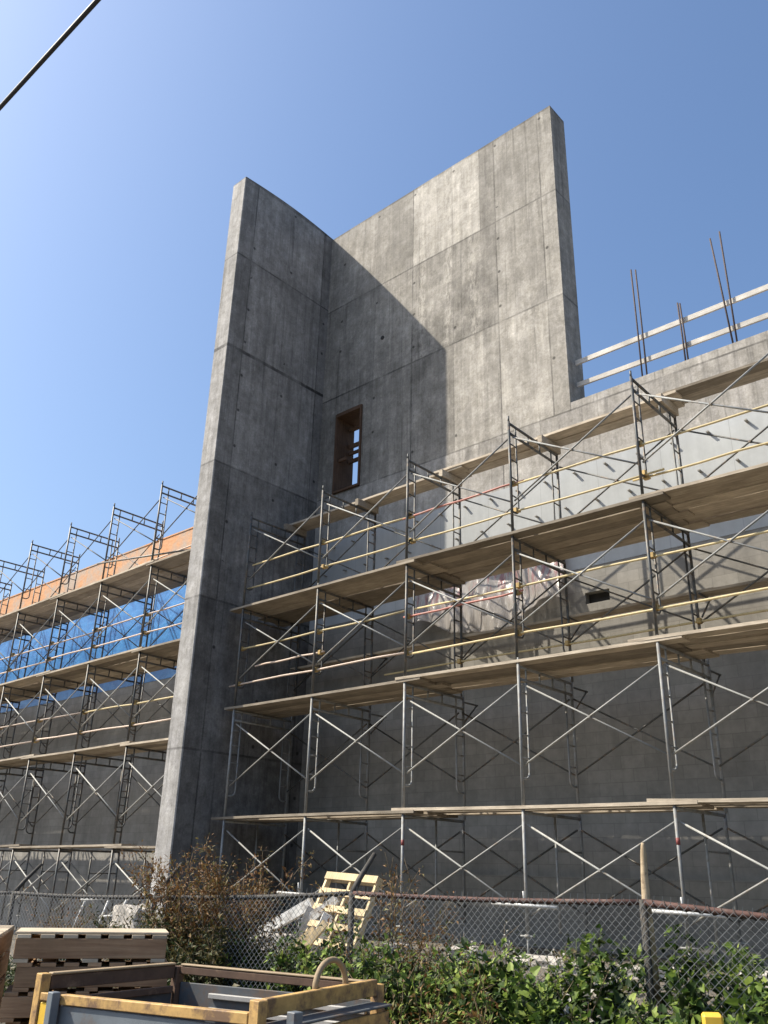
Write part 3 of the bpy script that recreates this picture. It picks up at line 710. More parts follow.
for xa, xb, mk, z, lab in ((LXS[9], LXS[3] + .2, 'rail_w', 2.86, 'lower pinkish rail above the second deck, far part of left scaffold'), (LXS[3] - .1, LXS[0] - .1, 'rail_w', 2.90, 'lower pinkish rail above the second deck beside the fin'),
                           (LXS[9], LXS[2] + .2, 'rail_w', 3.36, 'upper pinkish rail above the second deck, far part of left scaffold'), (LXS[2] - .1, LXS[0] - .1, 'rail_y', 3.38, 'upper rail above the second deck beside the fin'),
                           (LXS[9], LXS[3] + .1, 'rail_w', 4.95, 'lower pale rail before the blue membrane, far part'), (LXS[3] - .2, LXS[0] - .1, 'rail_w', 4.97, 'lower pale rail before the blue membrane beside the fin'),
                           (LXS[9], LXS[2] + .1, 'rail_w', 5.38, 'upper pale rail before the blue membrane, far part'), (LXS[2] - .2, LXS[0] - .1, 'rail_w', 5.40, 'upper pale rail before the blue membrane beside the fin')):
    rail(xa, xb, FR, z, mk, lab, GL, 0.018, JR.uniform(-.04, .04), [p for p in LXS if xa + .05 < p < xb - .05])
b = NB(); tube(b, [(0, 0, 0), (3.6, 0.3, -0.35)], 0.024, 8); o = bo('steel_pole', b, M['steel_dk']); o.location = (-19.5, DY - 0.06, 7.15); tag(o, 'loose dark steel pole tied across the top of the left scaffold', 'pole')
b = NB(); tube(b, [(0, 0, 0), (5.2, 0.0, 0.1)], 0.021, 8); o = bo('guard_rail', b, M['rail_w']); o.location = (-20.2, DY + 1.45, 7.62); tag(o, 'pale rear rail on the top lift of the left scaffold', 'guard rail', GL)

# ------------------------------------------------------------------ plastic
def plastic(name, X0, X1_, ztop, zbot, Y, label, seed):
    b = NB(); nx, nz = 90, 40; off = V((seed, 0, 0)); g = []
    cx = (X0 + X1_) / 2
    for j in range(nz + 1):
        row = []
        for i in range(nx + 1):
            s, t = i / nx, j / nz
            zb = zbot(s); zt = ztop(s); z = zt + (zb - zt) * t
            x = X0 + (X1_ - X0) * s
            d = 0.17 * mnoise.noise(V((x * 2.0 + z * 1.1, z * 0.7, seed))) + 0.07 * mnoise.noise(V((x * 6.5 + z * 2.0, z * 1.1, seed + 3))) * (0.5 + t) + 0.02 * mnoise.noise(V((x * 16, z * 3.5, seed + 8)))
            row.append(b.verts.new((x - cx, min(0.0, -0.10 - d) - 0.16 * t, z - ztop(0.5))))
        g.append(row)
    for j in range(nz):
        for i in range(nx): b.faces.new((g[j][i], g[j][i + 1], g[j + 1][i + 1], g[j + 1][i])).smooth = True
    o = bo(name, b, M['plastic']); o.location = (cx, Y, ztop(0.5)); tag(o, label, 'plastic sheet')
    sm = o.modifiers.new('thickness', 'SOLIDIFY'); sm.thickness = 0.004
    return o
plastic('plastic_sheet', -10.75, -7.32, lambda s: 5.36, lambda s: 4.52 - 0.42 * math.sin(max(0, min(1, (s - 0.1) / 0.85)) * math.pi) ** 1.4 + 0.05 * math.sin(s * 17), 12.86, 'crumpled white plastic sheet with pink streaks hanging on the block wall', 1.7)
b = NB(); bmesh.ops.create_icosphere(b, subdivisions=3, radius=0.2)
for v in b.verts: v.co = V((v.co.x * 1.25, v.co.y * 0.7, v.co.z * 0.9)) * (1 + 0.35 * mnoise.noise(v.co * 9))
o = bo('plastic_bag', b, M['plastic']); o.location = (-7.72, 11.7, 5.10); tag(o, 'crumpled white plastic bag lying on the third deck of right scaffold', 'plastic bag')

# ------------------------------------------------------------------ overhead cable
b = NB(); pa, pb = V((-6.23, 1.77, 6.0)), V((-4.69, 1.79, 6.0)); d = (pb - pa).normalized()
tube(b, [pa + d * t + V((0, 0, 0.0012 * (t - 1) ** 2)) - pa for t in range(-24, 27, 2)], 0.019, 8)
o = bo('overhead_cable', b, M['black']); o.location = pa; tag(o, 'thick black overhead cable crossing the sky at top left', 'cable')

# ------------------------------------------------------------------ chain link fence
JW = random.Random(8); FB = 0.085; FA = 7.442
def fpt(t, z=0.0, off=0.0): return V((t * math.cos(FB) - off * math.sin(FB), FA + t * math.sin(FB) + off * math.cos(FB), z))
FT0 = -12.726; fts = [FT0 + 3.05 * i for i in range(-2, 7)]
ftop = {-2: -0.42, -1: -0.40, 0: -0.37, 1: -0.325, 2: -0.19, 3: -0.165, 4: -0.33, 5: -0.36, 6: -0.36}
def ftz(t):
    i = (t - FT0) / 3.05; a = math.floor(i); a = max(-2, min(5, a)); f = i - a
    z = ftop[a] * (1 - f) + ftop[a + 1] * f
    return z - 0.02 * math.sin(max(0, min(1, f)) * math.pi)
fen = thing('chain_link_fence', 'rusty chain link fence crossing in front of the scaffolding', 'fence', fpt(0, -1.6))
O4 = V(fen.location)
for i, t in zip(range(-2, 7), fts):
    b = NB(); zt = ftop[i] + 0.02
    tube(b, [fpt(t, -1.65) - O4, fpt(t, zt) - O4], 0.031, 10)
    po = bo('post', b, M['fence_post'], fen)
    if i != 3:
        b = NB(); tube(b, [fpt(t, zt - 0.03) - O4, fpt(t, zt + 0.12, 0.12) - O4, fpt(t, zt + 0.36, 0.36) - O4], 0.034, 8, r2=0.024); bo('barb_arm', b, M['fence_post'], po)
for a, c in zip(fts, fts[1:]):
    b = NB(); n = 8
    tube(b, [fpt(a + (c - a) * k / n, ftz(min(a + (c - a) * k / n, 99))) - O4 for k in range(n + 1)], 0.027 if a > -3.7 else 0.022, 10); ra = bo('top_rail', b, M['rust' if a > -7 else 'fence_post'], fen)
    b = NB(); hx = []; n = int((c - a - 0.1) / 0.012)
    for k in range(n):
        tt = a + 0.05 + k * 0.012; q = k * 0.7 + 0.8 * math.sin(k * 0.13); rr_ = (0.027 if a > -3.7 else 0.022) + 0.004
        hx.append(fpt(tt, ftz(tt) + rr_ * math.sin(q), rr_ * math.cos(q)) - O4)
    tube(b, hx, 0.0045, 4); bo('tie_wire', b, M['tie'], ra)
b = NB(); cell = 0.034; tcur = fts[0]; wr = 0.0022; wi = 0
ring = [(math.cos(q), math.sin(q)) for q in (0, 2.094, 4.189)]
while tcur < fts[-2]:
    zt = ftz(tcur) + 0.015; n = int((zt + 1.5) / cell); prev = None
    for k in range(n + 1):
        o = (k + wi) % 2
        z = zt - k * cell; tt = tcur + (cell if o else 0)
        if tt > -2.6: z -= 0.16 * min(1.0, (tt + 2.6) * 0.8) ** 2 * math.exp(-((k * cell) / 0.35) ** 2) * -0.0 + 0.07 * min(1, tt + 2.6) * math.sin(min(1.0, k * cell / 0.5) * math.pi)
        bul = 0.03 * mnoise.noise(V((tt * 1.1, z * 1.3, 0))) + 0.05
        wv = 0.014 * mnoise.noise(V((tt * 1.3, z * 2.0, 4)))
        p = fpt(tt + wv, z + 0.01 * mnoise.noise(V((tt * 2, z * 2, 9))), -bul + (0.003 if o else -0.003)) - O4
        if prev is not None:
            f = frame_of(p - prev); s_, u_ = f.col[1], f.col[2]
            A = [b.verts.new(prev + (s_ * c + u_ * d) * wr) for c, d in ring]; B = [b.verts.new(p + (s_ * c + u_ * d) * wr) for c, d in ring]
            for q in range(3): b.faces.new((A[q], A[(q + 1) % 3], B[(q + 1) % 3], B[q]))
        elif wi % 2 == 0:
            tip = p + V((0.008, 0, 0.05))
            A = [b.verts.new(tip + V((c * wr, d * wr, 0))) for c, d in ring]; B = [b.verts.new(p + V((c * wr, d * wr, 0))) for c, d in ring]
            for q in range(3): b.faces.new((A[q], A[(q + 1) % 3], B[(q + 1) % 3], B[q]))
        prev = p
    tcur += cell; wi += 1
me = bpy.data.meshes.new('chain_link_mesh'); b.to_mesh(me); b.free(); me.materials.append(M['wire']); obj('chain_link_mesh', me, fen)
# pointed stake by the fence
t3 = fts[5]
b = NB(); tube(b, [fpt(t3, -0.9, 0.09), fpt(t3, -0.16, 0.085), fpt(t3, 0.02, 0.085), fpt(t3 + 0.005, 0.2, 0.085), fpt(t3 + 0.006, 0.27, 0.085), fpt(t3 + 0.006, 0.29, 0.085)], 0.044, 10, r2=0.011)
for v in b.verts: v.co += V((mnoise.noise(v.co * 7), mnoise.noise(v.co * 7 + V((5, 5, 5))), 0)) * 0.012
o = bo('wooden_stake', b, M['bark']); tag(o, 'weathered tan wooden stake tapering to a tip above the fence', 'stake')

# ------------------------------------------------------------------ pallets
def pallet(name, label, W, L, mats, nslat, parent_loc, rot, th=0.022, sh=0.09, sw=0.045, group=None, notch=False):
    """lies flat: stringers along X (length L), slats along Y (width W)"""
    t = thing(name, label, 'pallet', parent_loc, 0, group); t.rotation_euler = rot
    sm, st = mats
    for y in (-W / 2 + sw / 2, 0, W / 2 - sw / 2):
        b = NB(); box(b, (0, y, th + sh / 2), (L, sw, sh)); bo('stringer', b, st, t, 0.003)
    for z, n in ((th + sh + th / 2 + 0.001, nslat), (th / 2 - 0.001, 3)):
        for k in range(n):
            x = -L / 2 + 0.05 + (L - 0.1) * k / (n - 1)
            b = NB(); box(b, (x, 0, z), (0.095 + JR.uniform(-.01, .01), W, th), Matrix.Rotation(JR.uniform(-.012, .012), 3, 'Z')); bo('slat', b, sm, t, 0.002)
    return t
# leaning fresh pallet: slats horizontal, facing the camera
t = pallet('pallet', 'fresh yellow wooden pallet leaning against the foot of the scaffold', 1.08, 1.02, (M['pallet_new'], M['pallet_new']), 5, (-9.30, 9.78, -0.50), (0, 0, 0))
sd = V((1, -0.06, -0.045)).normalized(); upv = V((-0.22, 0.42, 0.88)); upv = (upv - sd * upv.dot(sd)).normalized(); nrm = sd.cross(upv)
# local X (stringers) -> up, local Y (slats) -> -sd, local Z -> towards the viewer
t.matrix_world = Matrix.Translation(V((-9.25, 9.50, -0.53))) @ Matrix((upv, -sd, upv.cross(-sd))).transposed().to_4x4()
# stack at lower left
c0, c1 = V((-6.14, 3.15, 0)), V((-5.62, 4.0, 0)); dv = (c1 - c0); rz = math.atan2(dv.y, dv.x); L = dv.length; nv = V((-math.sin(rz), math.cos(rz), 0))
cz = -0.435
PH = 0.172
for k in range(6):
    ctr = (c0 + c1) / 2 + nv * 0.22 + V((JR.uniform(-.03, .03) if k else 0, JR.uniform(-.03, .03) if k else 0, 0))
    tp = 'topmost' if k == 0 else ORD[k] + ' from top'
    pallet('pallet', f'brown wooden pallet, {tp} in the stack beside the yellow bin', 0.42, L, (M['pallet_top'] if k == 0 else M['pallet_old'], M['pallet_old']), 7, (ctr.x, ctr.y, cz - PH * (k + 1)), (0, 0, rz + (JR.uniform(-.03, .03) if k else 0)), 0.024, 0.122, 0.045, 'pallets stacked at lower left')
for k in range(6):
    ctr = (c0 + c1) / 2 - dv.normalized() * (L + 0.10) + nv * 0.5
    tp = 'topmost' if k == 0 else ORD[k] + ' from top'
    pallet('pallet', f'brown wooden pallet, {tp} in the stack at the left picture edge', L, 1.0, (M['pallet_top'] if k == 0 else M['pallet_old'], M['pallet_old']), 7, (ctr.x, ctr.y, cz - PH * (k + 1)), (0, 0, rz + math.pi / 2), 0.024, 0.122, 0.045, 'pallets stacked at lower left')

b = NB(); box(b, (0, 0, 0), (L + 0.02, 0.40, 0.016)); o = bo('plywood_sheet', b, M['pallet_top'], None, 0.003); ct = (c0 + c1) / 2 + nv * 0.225; o.location = (ct.x, ct.y, cz + 0.008); o.rotation_euler = (0, 0, rz)
tag(o, 'pale plywood sheet lying on top of the brown pallet stack', 'plywood')
# ------------------------------------------------------------------ yellow and grey open bin
ZR = -0.6
A, B, C, D = V((-5.37, 2.97, ZR)), V((-5.32, 3.90, ZR)), V((-3.89, 4.30, ZR)), V((-3.75, 3.26, ZR))
bi = thing('steel_bin', 'open yellow and blue grey steel bin with worn rails', 'bin', (-4.6, 3.6, -1.6)); O5 = V(bi.location)
def bb(name, mk, items, parent=bi, bev=0.004):
    b = NB()
    for p, q, w, h in items: beam(b, V(p) - O5, V(q) - O5, w, h)
    return bo(name, b, M[mk], parent, bev)
def dz(p, z): return V((p.x, p.y, p.z + z))
bb('corner_post', 'bin_yellow', [(dz(A, -0.95), dz(A, 0.005), 0.07, 0.06)])
bb('corner_post', 'bin_brown', [(dz(B, -0.95), dz(B, 0.0), 0.06, 0.06)])
bb('corner_post', 'bin_yellow', [(dz(D, -0.95), dz(D, 0.0), 0.075, 0.06)])
bb('corner_post', 'bin_yellow', [(dz(C, -0.95), dz(C, -0.005), 0.06, 0.06)])
ab = (B - A).normalized()
bb('side_rail', 'bin_brown', [(dz(A + ab * 0.04, -0.045), dz(B - ab * 0.035, -0.03), 0.035, 0.075)])
bb('side_rail_cap', 'hose', [(dz(A + ab * 0.04, 0.0005), dz(B - ab * 0.035, 0.016), 0.055, 0.014)])
bb('side_panel', 'bin_dark', [(dz(A + ab * 0.04, -0.50), dz(B - ab * 0.035, -0.50), 0.018, 0.74)])
bb('side_rib', 'bin_brown', [(dz(A + ab * 0.06 + V((0.025, 0, 0)), -0.15), dz(B - ab * 0.05 + V((0.025, 0, 0)), -0.13), 0.03, 0.04)])
bc = (C - B).normalized()
bb('far_rail', 'bin_brown', [(dz(B + bc * 0.035, -0.02), dz(C - bc * 0.035, -0.03), 0.04, 0.045)])
bb('far_rail_cap', 'hose', [(dz(B + bc * 0.035, 0.012), dz(C - bc * 0.035, 0.002), 0.045, 0.012)])
bb('far_panel', 'bin_dark', [(dz(B + bc * 0.035, -0.48), dz(C - bc * 0.035, -0.48), 0.018, 0.78)])
inn = V((0.0, -0.03, 0))
bb('far_rib', 'bin_white', [(dz(B + bc * 0.3 + inn, -0.15), dz(C - bc * 0.05 + inn, -0.15), 0.03, 0.03)])
bb('far_rib', 'bin_white', [(dz(B + bc * 0.3 + inn, -0.23), dz(C - bc * 0.05 + inn, -0.23), 0.04, 0.03)])
cd = (D - C).normalized()
bb('end_beam', 'bin_yellow', [(dz(D - cd * 0.04, -0.04), dz(C + cd * 0.03, -0.02), 0.045, 0.085)])
bb('end_shelf', 'bin_dark', [(dz(D - cd * 0.04 + V((0.06, 0, 0)), -0.115), dz(C + cd * 0.03 + V((0.06, 0, 0)), -0.10), 0.15, 0.012)])
bb('end_panel', 'bin_yellow', [(dz(D - cd * 0.04 + V((0.11, -0.02, 0)), -0.30), dz(C + cd * 0.03 + V((0.11, 0, 0)), -0.28), 0.02, 0.30)])
ad = (D - A).normalized()
bb('near_rail', 'bin_yellow', [(dz(A + ad * 0.20, -0.115), dz(D - ad * 0.045, -0.085), 0.05, 0.052)])
bb('near_panel', 'bin_grey', [(dz(A + ad * 0.20, -0.52), dz(D - ad * 0.045, -0.50), 0.02, 0.75)])
nn = V((0.03, -0.05, 0))
bb('stake_post', 'bin_grey', [(dz(A + ad * 0.16 + nn, -0.9), dz(A + ad * 0.16 + nn, -0.075), 0.06, 0.05)])
bb('stake_post', 'bin_grey', [(dz(D + V((0.12, 0.14, 0)), -0.9), dz(D + V((0.12, 0.14, 0)), -0.05), 0.06, 0.06)])
bb('end_plate', 'bin_bright', [(dz(A + ad * 0.03 + nn * 0.3, -0.25), dz(A + ad * 0.14 + nn * 0.3, -0.25), 0.02, 0.22), (dz(A + ad * 0.03 + nn * 0.5, -0.33), dz(A + ad * 0.14 + nn * 0.5, -0.33), 0.045, 0.03)])
bb('end_strap', 'bin_yellow', [(dz(A + ad * 0.03 + nn * 0.4, -0.11), dz(A + ad * 0.14 + nn * 0.4, -0.11), 0.03, 0.04)])
b = NB(); box2(b, V((-5.2, 3.1, -1.45)) - O5, V((-3.9, 4.0, -1.41)) - O5); bo('floor', b, M['bin_brown'], bi)
m1, m2 = D + (C - D) * 0.45, D + (C - D) * 0.72
hp = [dz(m1 + (m2 - m1) * (0.5 - 0.5 * math.cos(math.pi * k / 12)) + V((-0.02, 0, 0)), -0.02 + 0.165 * math.sin(math.pi * k / 12) ** 0.8) - O5 for k in range(13)]
b = NB(); tube(b, hp, 0.017, 8); bo('hoop_handle', b, M['hose'], bi)

# yellow block near right
b = NB(); box(b, (0, 0, 0.42), (0.11, 0.11, 0.86)); 
o = bo('marker_post', b, M['bin_bright'], None, 0.012); o.location = (-2.36, 5.52, -1.545); o.rotation_euler = (0.02, -0.03, 0.5); tag(o, 'yellow marker post poking up among green vines at right', 'marker post')

# ------------------------------------------------------------------ boards and rubble behind the fence
def board(name, p, q, w, h, mk, label, cat, grp=None):
    p, q = V(p), V(q); b = NB(); d = q - p; L = d.length; n = 8
    bmesh.ops.create_cube(b, size=1); bmesh.ops.subdivide_edges(b, edges=[e for e in b.edges if abs((e.verts[0].co - e.verts[1].co).x) > 0.5], cuts=n)
    for v in b.verts: v.co = V((v.co.x * L, v.co.y * w, v.co.z * h)) + V((0, mnoise.noise(v.co * 5), mnoise.noise(v.co * 5 + V((3, 1, 2))))) * 0.012
    o = bo(name, b, M[mk]); o.matrix_world = Matrix.Translation((p + q) / 2) @ frame_of(d).to_4x4(); return tag(o, label, cat, grp)
board('timber_beam', (-11.45, 9.0, -1.22), (-9.85, 9.45, -0.42), 0.10, 0.15, 'white_wood', 'long peeling white beam propped at an angle behind the fence', 'beam')
board('timber_beam', (-9.80, 9.35, -0.62), (-9.38, 9.5, -0.34), 0.09, 0.12, 'white_wood', 'short peeling white beam end beside the leaning pallet', 'beam')
board('timber_beam', (-9.95, 9.2, -1.1), (-9.72, 9.4, -0.50), 0.06, 0.24, 'chunk', 'grey slab standing under the end of the long white beam', 'slab')
board('timber_beam', (-9.62, 9.2, -1.05), (-9.42, 9.38, -0.55), 0.06, 0.16, 'white_wood', 'upright white board between slab and leaning pallet', 'board')
board('timber_beam', (-9.72, 8.9, -0.98), (-9.30, 9.0, -0.72), 0.05, 0.10, 'pallet_new', 'broken yellow slat lying at the foot of the leaning pallet', 'board')
board('timber_beam', (-9.40, 8.85, -1.0), (-9.05, 8.95, -0.62), 0.05, 0.09, 'pallet_new', 'second broken yellow slat crossing before the leaning pallet', 'board')
def chunk(p, s, seed, label, rot=0.0):
    b = NB(); bmesh.ops.create_icosphere(b, subdivisions=3, radius=1)
    for v in b.verts:
        c = v.co.copy(); c = V([max(-0.72, min(0.72, x)) for x in c]); n = mnoise.noise(c * 1.7 + V((seed, 0, 0))) * 0.3 + mnoise.noise(c * 6 + V((seed, 2, 0))) * 0.08
        v.co = V((c.x * s[0], c.y * s[1], c.z * s[2])) * (1 + n)
    o = bo('concrete_chunk', b, M['chunk']); o.location = p; o.rotation_euler = (0, 0, rot); return tag(o, label, 'rubble', 'broken concrete behind the fence')
chunk((-14.2, 9.3, -0.95), (0.55, 0.3, 0.45), 1.3, 'large pale concrete lump at the base of the fin')
chunk((-10.3, 9.2, -1.0), (0.5, 0.3, 0.22), 4.1, 'pale slab chunk under the long white beam')
chunk((-5.02, 10.0, -0.98), (0.42, 0.22, 0.13), 2.2, 'flat pale concrete slab beside the fifth scaffold foot', 0.3)
chunk((-6.5, 10.2, -1.0), (0.5, 0.25, 0.14), 6.2, 'long pale concrete chunk beside the fourth scaffold foot', -0.2)
chunk((-7.6, 10.1, -0.96), (0.28, 0.2, 0.14), 7.9, 'small pale concrete chunk left of the fourth scaffold foot', 0.6)
chunk((-5.75, 9.6, -0.98), (0.26, 0.2, 0.13), 9.9, 'rounded pale concrete chunk midway between two scaffold feet', 0.6)
chunk((-3.7, 10.4, -0.95), (0.6, 0.25, 0.12), 11.7, 'long flat concrete chunk right of the fifth scaffold foot', 0.1)
chunk((-8.6, 9.9, -1.0), (0.3, 0.22, 0.16), 12.4, 'pale concrete chunk right of the leaning pallet', 0.9)
# white tubular frame lying by the left scaffold
wfme = thing('tube_frame', 'white tubular steel frame leaning at the foot of the left scaffold', 'steel frame', (-15.4, 9.4, -1.4)); O6 = V(wfme.location)
for nm, p, q in (('tube', (-15.9, 9.3, -0.58), (-14.55, 9.5, -0.50)), ('tube', (-16.1, 9.2, -1.45), (-15.75, 9.3, -0.6)), ('tube', (-15.3, 9.2, -1.45), (-15.05, 9.35, -0.57)), ('tube', (-14.9, 9.2, -1.45), (-14.62, 9.45, -0.54)), ('cross_tube', (-15.16, 9.28, -0.83), (-14.75, 9.33, -0.8))):
    b = NB(); tube(b, [V(p) - O6, V(q) - O6], 0.02, 6); bo(nm, b, M['white_steel'], wfme)

# ------------------------------------------------------------------ vegetation
def leaf(b, p, d, n, L, W, fold=0.25, seg=2):
    """pointed folded leaf of four faces"""
    d = d.normalized(); s = d.cross(n).normalized(); n = s.cross(d)
    t = p + d * L - n * L * 0.18; m = p + d * L * 0.45
    a = b.verts.new(p); c = b.verts.new(m + n * 0.0); e = b.verts.new(t)
    l = b.verts.new(m - d * L * 0.08 + s * W / 2 + n * W * fold); r = b.verts.new(m - d * L * 0.08 - s * W / 2 + n * W * fold)
    b.faces.new((a, c, l)); b.faces.new((c, e, l)); b.faces.new((a, r, c)); b.faces.new((c, r, e))
def broad(b, p, d, n, L, W):
    """broad lobed leaf: fan of faces with a sag along the midrib"""
    d = d.normalized(); s = d.cross(n).normalized(); n = s.cross(d)
    c = b.verts.new(p + d * L * 0.4 - n * L * 0.06)
    ring = []
    for x, y in ((0, 0), (-0.12, 0.32), (0.22, 0.5), (0.45, 0.36), (0.72, 0.26), (1.0, 0), (0.72, -0.26), (0.45, -0.36), (0.22, -0.5), (-0.12, -0.32)):
        ring.append(b.verts.new(p + d * L * x + s * W * y + n * (abs(y) * W * 0.22 - x * x * L * 0.16)))
    for i in range(len(ring)): b.faces.new((c, ring[i], ring[(i + 1) % len(ring)]))
def rvec(r): return V((r.uniform(-1, 1), r.uniform(-1, 1), r.uniform(-1, 1)))
def plant(name, label, cat, base, stems, h, spread, per, Lr, Wr, mats, seed, grp, droop=0.2, tops=None, start=0.15, bushy=0.12, lean=(0, 0)):
    r = random.Random(seed); base = V(base)
    t = thing(name, label, cat, base, 0, grp)
    sb = NB(); lbs = [NB() for _ in mats]
    for s in range(stems):
        hh = h * r.uniform(0.55, 1.0); a = r.uniform(0, 6.283)
        q = V((math.cos(a) * spread * r.random() ** 0.6 * 0.6, math.sin(a) * spread * 0.4 * r.random(), 0)); dirv = V((math.cos(a) * r.uniform(0, .45) * spread / max(h, .1) + lean[0], math.sin(a) * 0.2 + lean[1], 1)).normalized()
        pts = [q.copy()]; n = 9
        for k in range(n):
            dirv = (dirv + rvec(r) * 0.16 + V((0, 0, -droop * k / n))).normalized(); q = q + dirv * hh / n; pts.append(q.copy())
        tube(sb, pts, 0.0085, 4, True, 0.003)
        if cat == 'weed':
            for _ in range(4):
                i = r.randrange(3, n); e = pts[i] + (rvec(r) * 0.6 + V((0, 0, 0.9))).normalized() * r.uniform(.1, .25); tube(sb, [pts[i], e], 0.004, 3, True, 0.002)
        for k in range(per):
            u = start + (1 - start) * r.random() ** 0.8; f = u * n; i = min(n - 1, int(f)); p = pts[i].lerp(pts[i + 1], f - i)
            off = rvec(r) * bushy * (1.2 - 0.7 * u); p = p + off
            mi = 0
            if len(mats) > 1: mi = 1 if r.random() < (tops(u) if tops else 0.4) else 0
            dd = (off.normalized() + rvec(r) * 0.6 + V((0, 0, 0.1))).normalized(); nn_ = (V((-0.35, -0.35, 1)) + rvec(r) * 0.8).normalized()
            L_ = r.uniform(*Lr) * (0.7 if u > 0.85 else 1); (broad if Wr[0] > 0.55 else leaf)(lbs[mi], p, dd, nn_, L_, L_ * r.uniform(*Wr))
    bo('stem', sb, M['stem_g' if cat == 'vine' else 'stem'], t)
    for lb, mk in zip(lbs, mats):
        me = bpy.data.meshes.new('foliage'); lb.to_mesh(me); lb.free(); me.materials.append(M[mk]); obj('foliage', me, t)
    return t
def gz(x, y): return ground_z(x, y) - 0.02
gw = 'weeds along the fence'
def at(xp, off):   # x along the fence by world X
    t = xp / math.cos(FB); p = fpt(t, 0, off); return p.x, p.y
WEEDS = [
 ('tall rusty brown bush at the fence left of the white beam', -8.95, 0.35, 46, 2.1, 0.95, 250, (.045, .095), (.25, .42), ('leaf_o', 'leaf_r'), lambda u: 0.88 if u > 0.55 else 0.3, 0.15, (0.0, 0)),
 ('olive undergrowth at the left end of the rusty bush', -9.45, -0.05, 26, 1.5, 0.7, 220, (.045, .10), (.28, .5), ('leaf_d', 'leaf_o'), lambda u: 0.6, 0.16, (0, 0)),
 ('olive undergrowth at the right end of the rusty bush', -8.5, 0.0, 22, 1.25, 0.6, 200, (.045, .10), (.28, .5), ('leaf_d', 'leaf_o'), lambda u: 0.55, 0.16, (0, 0)),
 ('rust tipped tall weed before the third scaffold post', -5.95, -0.1, 13, 1.95, 0.40, 130, (.035, .08), (.25, .45), ('leaf_o', 'leaf_r'), lambda u: 0.9 if u > 0.62 else 0.35, 0.12, (0.03, 0)),
 ('brown weed right of the leaning pallet', -6.3, 0.5, 10, 1.4, 0.35, 130, (.035, .075), (.28, .5), ('leaf_d', 'leaf_r'), lambda u: 0.55, 0.13, (0, 0)),
 ('low rusty weed in front of the fence between bin and vines', -4.9, -0.9, 18, 1.15, 0.7, 130, (.035, .08), (.28, .5), ('leaf_g', 'leaf_r'), lambda u: 0.4, 0.15, (0, 0)),
 ('mixed dark weed behind the right end of the bin', -5.6, -0.55, 24, 1.15, 0.6, 170, (.04, .09), (.6, .9), ('leaf_d', 'leaf_g'), lambda u: 0.65, 0.15, (0, 0)),
 ('leafy green weed at the foot of the rust tipped weed', -5.75, 0.05, 16, 1.12, 0.45, 130, (.04, .09), (.65, .95), ('leaf_d', 'leaf_g'), lambda u: 0.7, 0.14, (0, 0)),
 ('small dry brown weed behind the fence above the pallet stack', -13.2, 1.2, 12, 1.45, 0.5, 90, (.04, .08), (.25, .45), ('leaf_o', 'leaf_r'), lambda u: 0.8, 0.10, (0, 0)),
 ('second small dry weed at left fence post', -12.2, 0.8, 11, 1.25, 0.6, 90, (.04, .08), (.25, .45), ('leaf_o', 'leaf_r'), lambda u: 0.6, 0.10, (0, 0)),
 ('dark green weed under the long white beam', -8.1, 0.5, 28, 1.1, 0.6, 170, (.045, .11), (.35, .6), ('leaf_d', 'leaf_g'), lambda u: 0.5, 0.15, (0, 0)),
 ('dark green weed below the leaning pallet', -7.3, 0.3, 26, 1.0, 0.6, 170, (.04, .09), (.6, .9), ('leaf_d', 'leaf_g'), lambda u: 0.55, 0.15, (0, 0)),
 ('green weed covering the pallet corner', -6.72, 0.1, 10, 1.36, 0.22, 120, (.045, .09), (.7, 1.0), ('leaf_d', 'leaf_g'), lambda u: 0.8, 0.13, (0, 0)),
]
for i, (lab, X, off, st, h, sp, per, Lr, Wr, mats, tp, bu, ln) in enumerate(WEEDS):
    x, y = at(X, off); plant('weed_plant', lab, 'weed', (x, y, gz(x, y)), st, h, sp, per, Lr, Wr, mats, 20 + i, gw, 0.18, tp, 0.12, bu, ln)
gv = 'green vines on the fence'
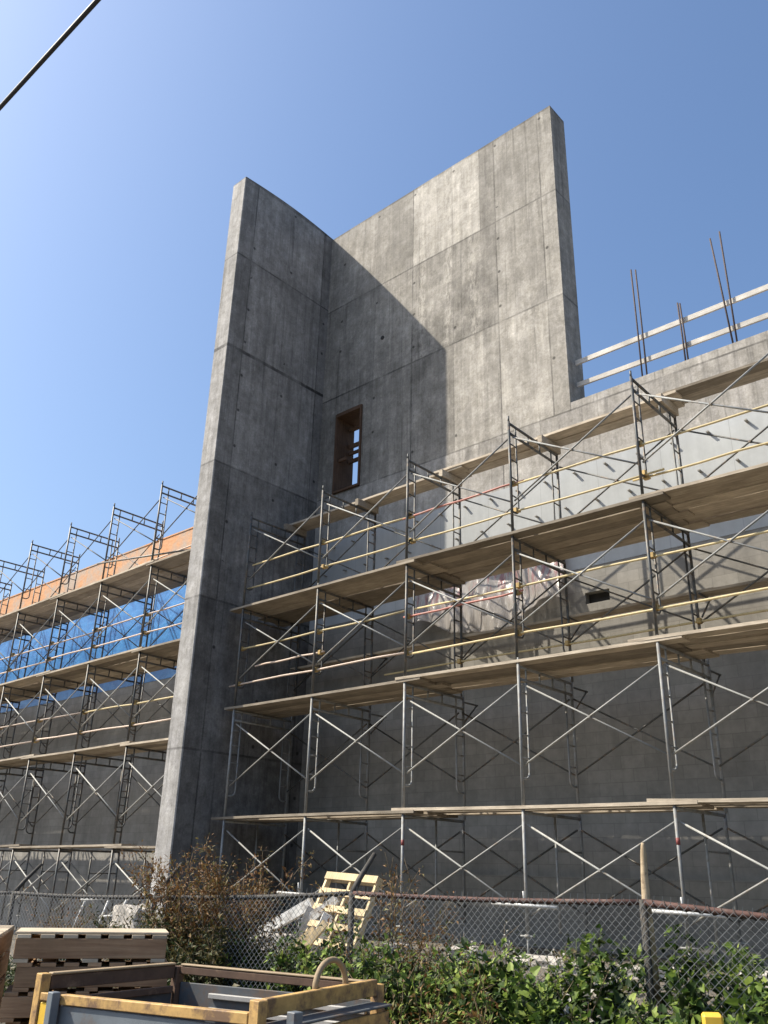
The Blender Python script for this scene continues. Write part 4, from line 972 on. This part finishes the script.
VINES = [('leafy vine heap right of the rust tipped weed', -5.3, 0.1, 10, 1.1, .36), ('tall leafy vine below the fourth scaffold foot', -4.80, -0.05, 9, 1.36, .20), ('dark vine clump between the two tallest vines', -4.42, -0.1, 8, 0.92, .32),
         ('tall leafy vine left of the tan stake', -4.06, -0.05, 12, 1.38, .24), ('vine climbing the tan stake', -3.40, 0.04, 5, 1.42, .07), ('bushy vine beside the yellow marker post', -3.08, -0.1, 12, 1.22, .26),
         ('bushy vine near the right picture edge', -2.66, 0.0, 12, 1.24, .24), ('vine clump at the right picture edge', -2.15, -0.05, 13, 1.2, .4),
         ('low bright vine at the bottom left of the vines', -4.55, -0.75, 11, 1.02, .36), ('low bright vine in front of the tan stake', -3.75, -0.8, 9, 0.98, .4), ('low vine around the yellow marker post', -2.75, -1.0, 11, 0.96, .45), ('low vine at bottom right corner', -2.0, -0.9, 12, 1.02, .5)]
for i, (lab, X, off, st, h, sp) in enumerate(VINES):
    x, y = at(X, off); plant('vine', lab, 'vine', (x, y, gz(x, y)), st, h, sp, 125, (.03, .105), (.7, 1.05), ('leaf_d', 'leaf_g'), 70 + i, gv, 0.22, (lambda u: 0.85 if u > 0.5 else 0.5), 0.15, 0.14)
for i, (lab, X, off) in enumerate((('pale dried seed heads behind the fence left of the vines', -5.45, 0.9), ('pale dried seed heads under the fence between vines', -4.2, -0.1))):
    x, y = at(X, off); plant('dry_weed', lab, 'weed', (x, y, gz(x, y)), 14, 1.15, 0.5, 60, (.025, .06), (.5, .9), ('leaf_o', 'leaf_w'), 120 + i, gw, 0.2, (lambda u: 0.85 if u > 0.6 else 0.2), 0.3, 0.09)
# ground cover along the fence
r = random.Random(99); b = NB()
for _ in range(32000):
    t = r.uniform(-12.5, 0.5); off = r.gauss(0.2, 0.75); p = fpt(t, 0, off); hmax = 0.74 * (0.55 + 0.45 * mnoise.noise(V((t * 1.3, off, 0))))
    p.z = gz(p.x, p.y) + r.random() ** 0.7 * max(0.15, hmax)
    L_ = r.uniform(.05, .12); leaf(b, p, (rvec(r) + V((0, 0, 0.4))), (V((-0.3, -0.3, 1)) + rvec(r) * 0.7), L_, L_ * r.uniform(.2, .6))
me = bpy.data.meshes.new('ground_cover'); b.to_mesh(me); b.free(); me.materials.append(M['leaf_d'])
o = obj('ground_cover', me); struct(o, 'stuff'); o['label'] = 'low dark weeds covering the ground along the fence'; o['category'] = 'weeds'
